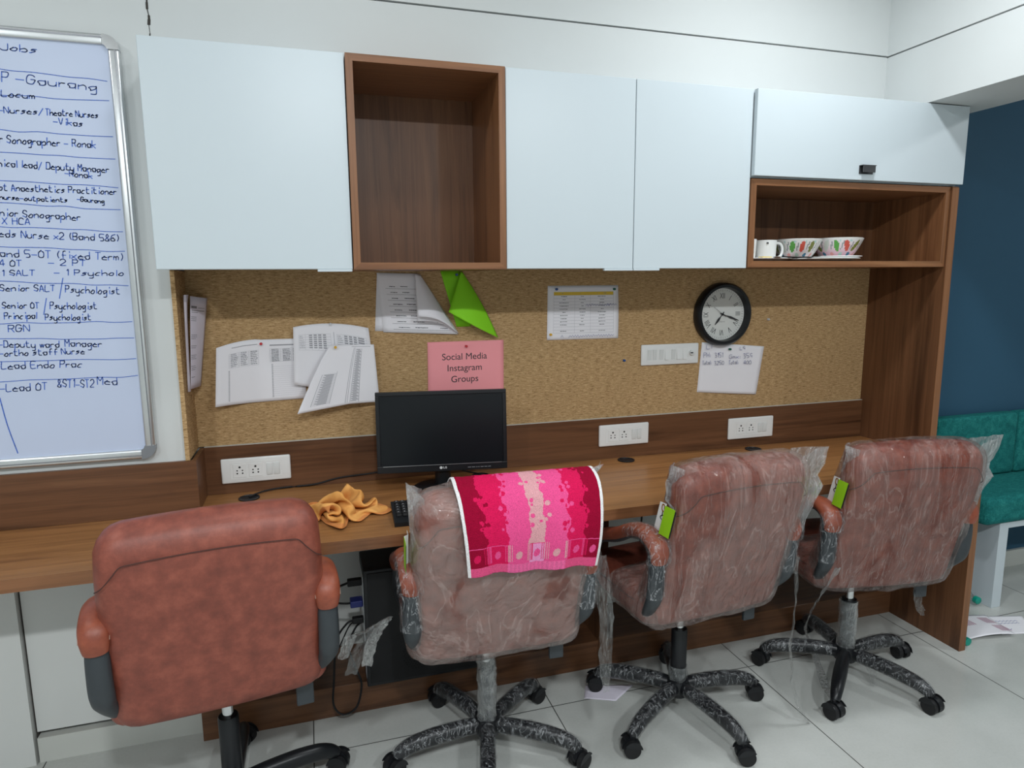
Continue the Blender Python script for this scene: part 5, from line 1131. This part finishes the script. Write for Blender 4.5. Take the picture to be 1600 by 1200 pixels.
c3 = chair(0.098, -0.566, R(4.5), 'film-wrapped office chair between the towel-draped chair and the chair at the end panel', -5,
      {'film': 'film_diag', 'ears': [(-0.234, -0.252, BH+0.012, 0.42, -0.243, 0.0), (0.234, 0.338, BH+0.012, 0.03, 0.250, -0.012)], 'bare': None, 'armwrap': {-1: 5, 1: 3}, 'lift': 0.17, 'wrap0': 0.05}, 3, th=R(12), lean=0.085)
strip(c3, 'film_strip', [(0.275, -0.22, 0.60), (0.278, -0.225, 0.45), (0.272, -0.22, 0.30), (0.290, -0.22, 0.16), (0.325, -0.225, 0.05), (0.365, -0.23, 0.004)], [0.03, 0.020, 0.012, 0.020, 0.022, 0.006], seed=9, twist=[0, 0.8, 1.4, 0.4, 0, 0])
c4 = chair(0.804, -0.571, R(-9.0), 'film-wrapped office chair nearest the end panel and teal bench', 5,
      {'film': 'film_tall', 'ears': [(-0.234, -0.246, BH+0.004, 0.44, -0.240, 0.0), (0.234, 0.318, BH+0.016, 0.12, 0.246, 0.0)], 'bare': 3, 'armwrap': {-1: 3, 1: 0}, 'lift': 0.30, 'wrap0': 0.05}, 4, th=R(12), lean=0.075)

strip(c4, 'film_strip', [(-0.243, -0.270, 0.56), (-0.215, -0.17, 0.44), (-0.165, -0.02, 0.27), (-0.093, 0.118, 0.124), (-0.110, 0.03, 0.085), (-0.138, -0.10, 0.025), (-0.153, -0.206, 0.004)], [0.018, 0.026, 0.020, 0.010, 0.022, 0.034, 0.014], seed=12, twist=[0, 0.6, 1.2, 0.5, 0.2, 0, 0])
strip(c4, 'film_strip', [(0.018, -0.040, 0.122), (0.040, -0.060, 0.100), (0.052, -0.085, 0.055), (0.050, -0.100, 0.012)], [0.03, 0.035, 0.035, 0.02], seed=14)
strip(c4, 'film_strip', [(0.17, -0.11, 0.40), (0.175, -0.12, 0.36), (0.185, -0.125, 0.31), (0.20, -0.125, 0.285)], [0.016, 0.03, 0.034, 0.012], seed=16)

# ------------------------------------------------------------------ striped towel over the second chair
def towel():
    th = R(15); nu, nv = 230, 260
    path = [(BH-0.183, -0.034), (BH-0.14, -0.035), (BH-0.09, -0.031), (BH-0.035, -0.012), (BH+0.010, 0.022), (BH+0.024, 0.065), (BH+0.018, 0.110), (BH-0.03, 0.150), (BH-0.12, 0.158), (BH-0.22, 0.150)]
    pp = smoothline(path, 8); L = [0]
    for a, b in zip(pp, pp[1:]): L.append(L[-1]+math.hypot(b[0]-a[0], b[1]-a[1]))
    def at(d):
        for i in range(len(L)-1):
            if L[i+1] >= d: k = (d-L[i])/(L[i+1]-L[i]); return lerp(pp[i][0], pp[i+1][0], k), lerp(pp[i][1], pp[i+1][1], k)
        return pp[-1]
    def f(u, v):
        d = v*L[-1]; h, y = at(d); low = max(0, 1-d/0.24)
        x = lerp(-0.136, 0.254, u)*(1-0.10*low) + 0.010*low
        h += 0.008*math.sin(u*9.5+0.6)*low - 0.012*(u-0.5)*low
        y -= (0.006+0.010*math.sin(u*9.0+1.0)+0.004*math.sin(u*21))*low*1.1
        h += 0.0015*noise.noise(Vector((u*30, v*40, 1)))
        return back_local(x, h, y, th)
    mb = MB(); mb.grid(f, nu, nv)
    o = mb.build('towel', 'towel', None, True, angle=180)
    pal = [lin(150, 8, 48)[:3], lin(214, 26, 84)[:3], lin(232, 82, 142)[:3], lin(218, 158, 164)[:3]]
    seq = [0, 1, 2, 3, 2, 1, 0]; B = [0.145, 0.305, 0.465, 0.575, 0.735, 0.865]
    Lm = L[-1]
    def stripe(u, d, jag):
        k = 0
        for i, b in enumerate(B):
            if jag:
                t_ = d*15.5+i*0.37; tri = abs((t_ % 1)-0.5)*2
                b += 0.024*(tri-0.5)*(1 if i % 2 else -1) + 0.022*noise.noise(Vector((d*34, i*7.3, 0.5))) + 0.012*noise.noise(Vector((d*110, i*3.3, 2)))
            if u > b: k = i+1
        return k
    rnd = random.Random(4); dots = [(B[i]+rnd.uniform(-0.035, 0.035), 0.10+rnd.random()*(Lm-0.10), rnd.uniform(0.0035, 0.0065), i) for i in range(6) for q in range(26)]
    cells = {}
    for q in dots: cells.setdefault(int(q[1]/0.02), []).append(q)
    def col(c, idx):
        u = (idx % nu+0.5)/nu; d = (idx//nu+0.5)/nv*Lm
        if u < 0.020 or u > 0.978: return (0.80, 0.78, 0.78)
        if d < 0.027: 
            return tuple(a*(0.95+0.1*((idx % nu) % 7 < 3)) for a in lin(236, 104, 158)[:3]) if 0.30 < u < 0.72 else lin(226, 84, 132)[:3]
        if d < 0.084:
            k = stripe(u, d, False); lo = ([0]+B)[k]; hi = (B+[1])[k]; cu = (lo+hi)/2
            if ((u-cu-(d-0.054)*0.5)/0.024)**2+((d-0.054)/0.0115)**2 < 1: return pal[[1, 2, 3, 2, 3, 2, 2][k]]
            for b in B:
                q = (u-b)/0.007
                if abs(q) < 4 and abs(q-round(q)) < 0.22 and 0.035 < d < 0.083: return pal[[1, 2, 3, 1][seq[k]]]
            if d > 0.081: return pal[2]
            return pal[seq[k]] if seq[k] < 3 else lin(232, 150, 196)[:3]
        k = stripe(u, d, True)
        ci = int(d/0.02)
        for cc in (ci-1, ci, ci+1):
            for du, dd, r_, i in cells.get(cc, ()):
                if ((u-du)*0.378)**2+(d-dd)**2 < r_*r_: return pal[seq[i+1] if k <= i else seq[i]]
        return pal[seq[k]]
    paint(o, col); solid(o, 0.004, 1)
    o.location = c2.location; o.rotation_euler = c2.rotation_euler
    tag(o, 'pink and crimson striped towel with white edges draped over a chair back', 'towel')
towel()
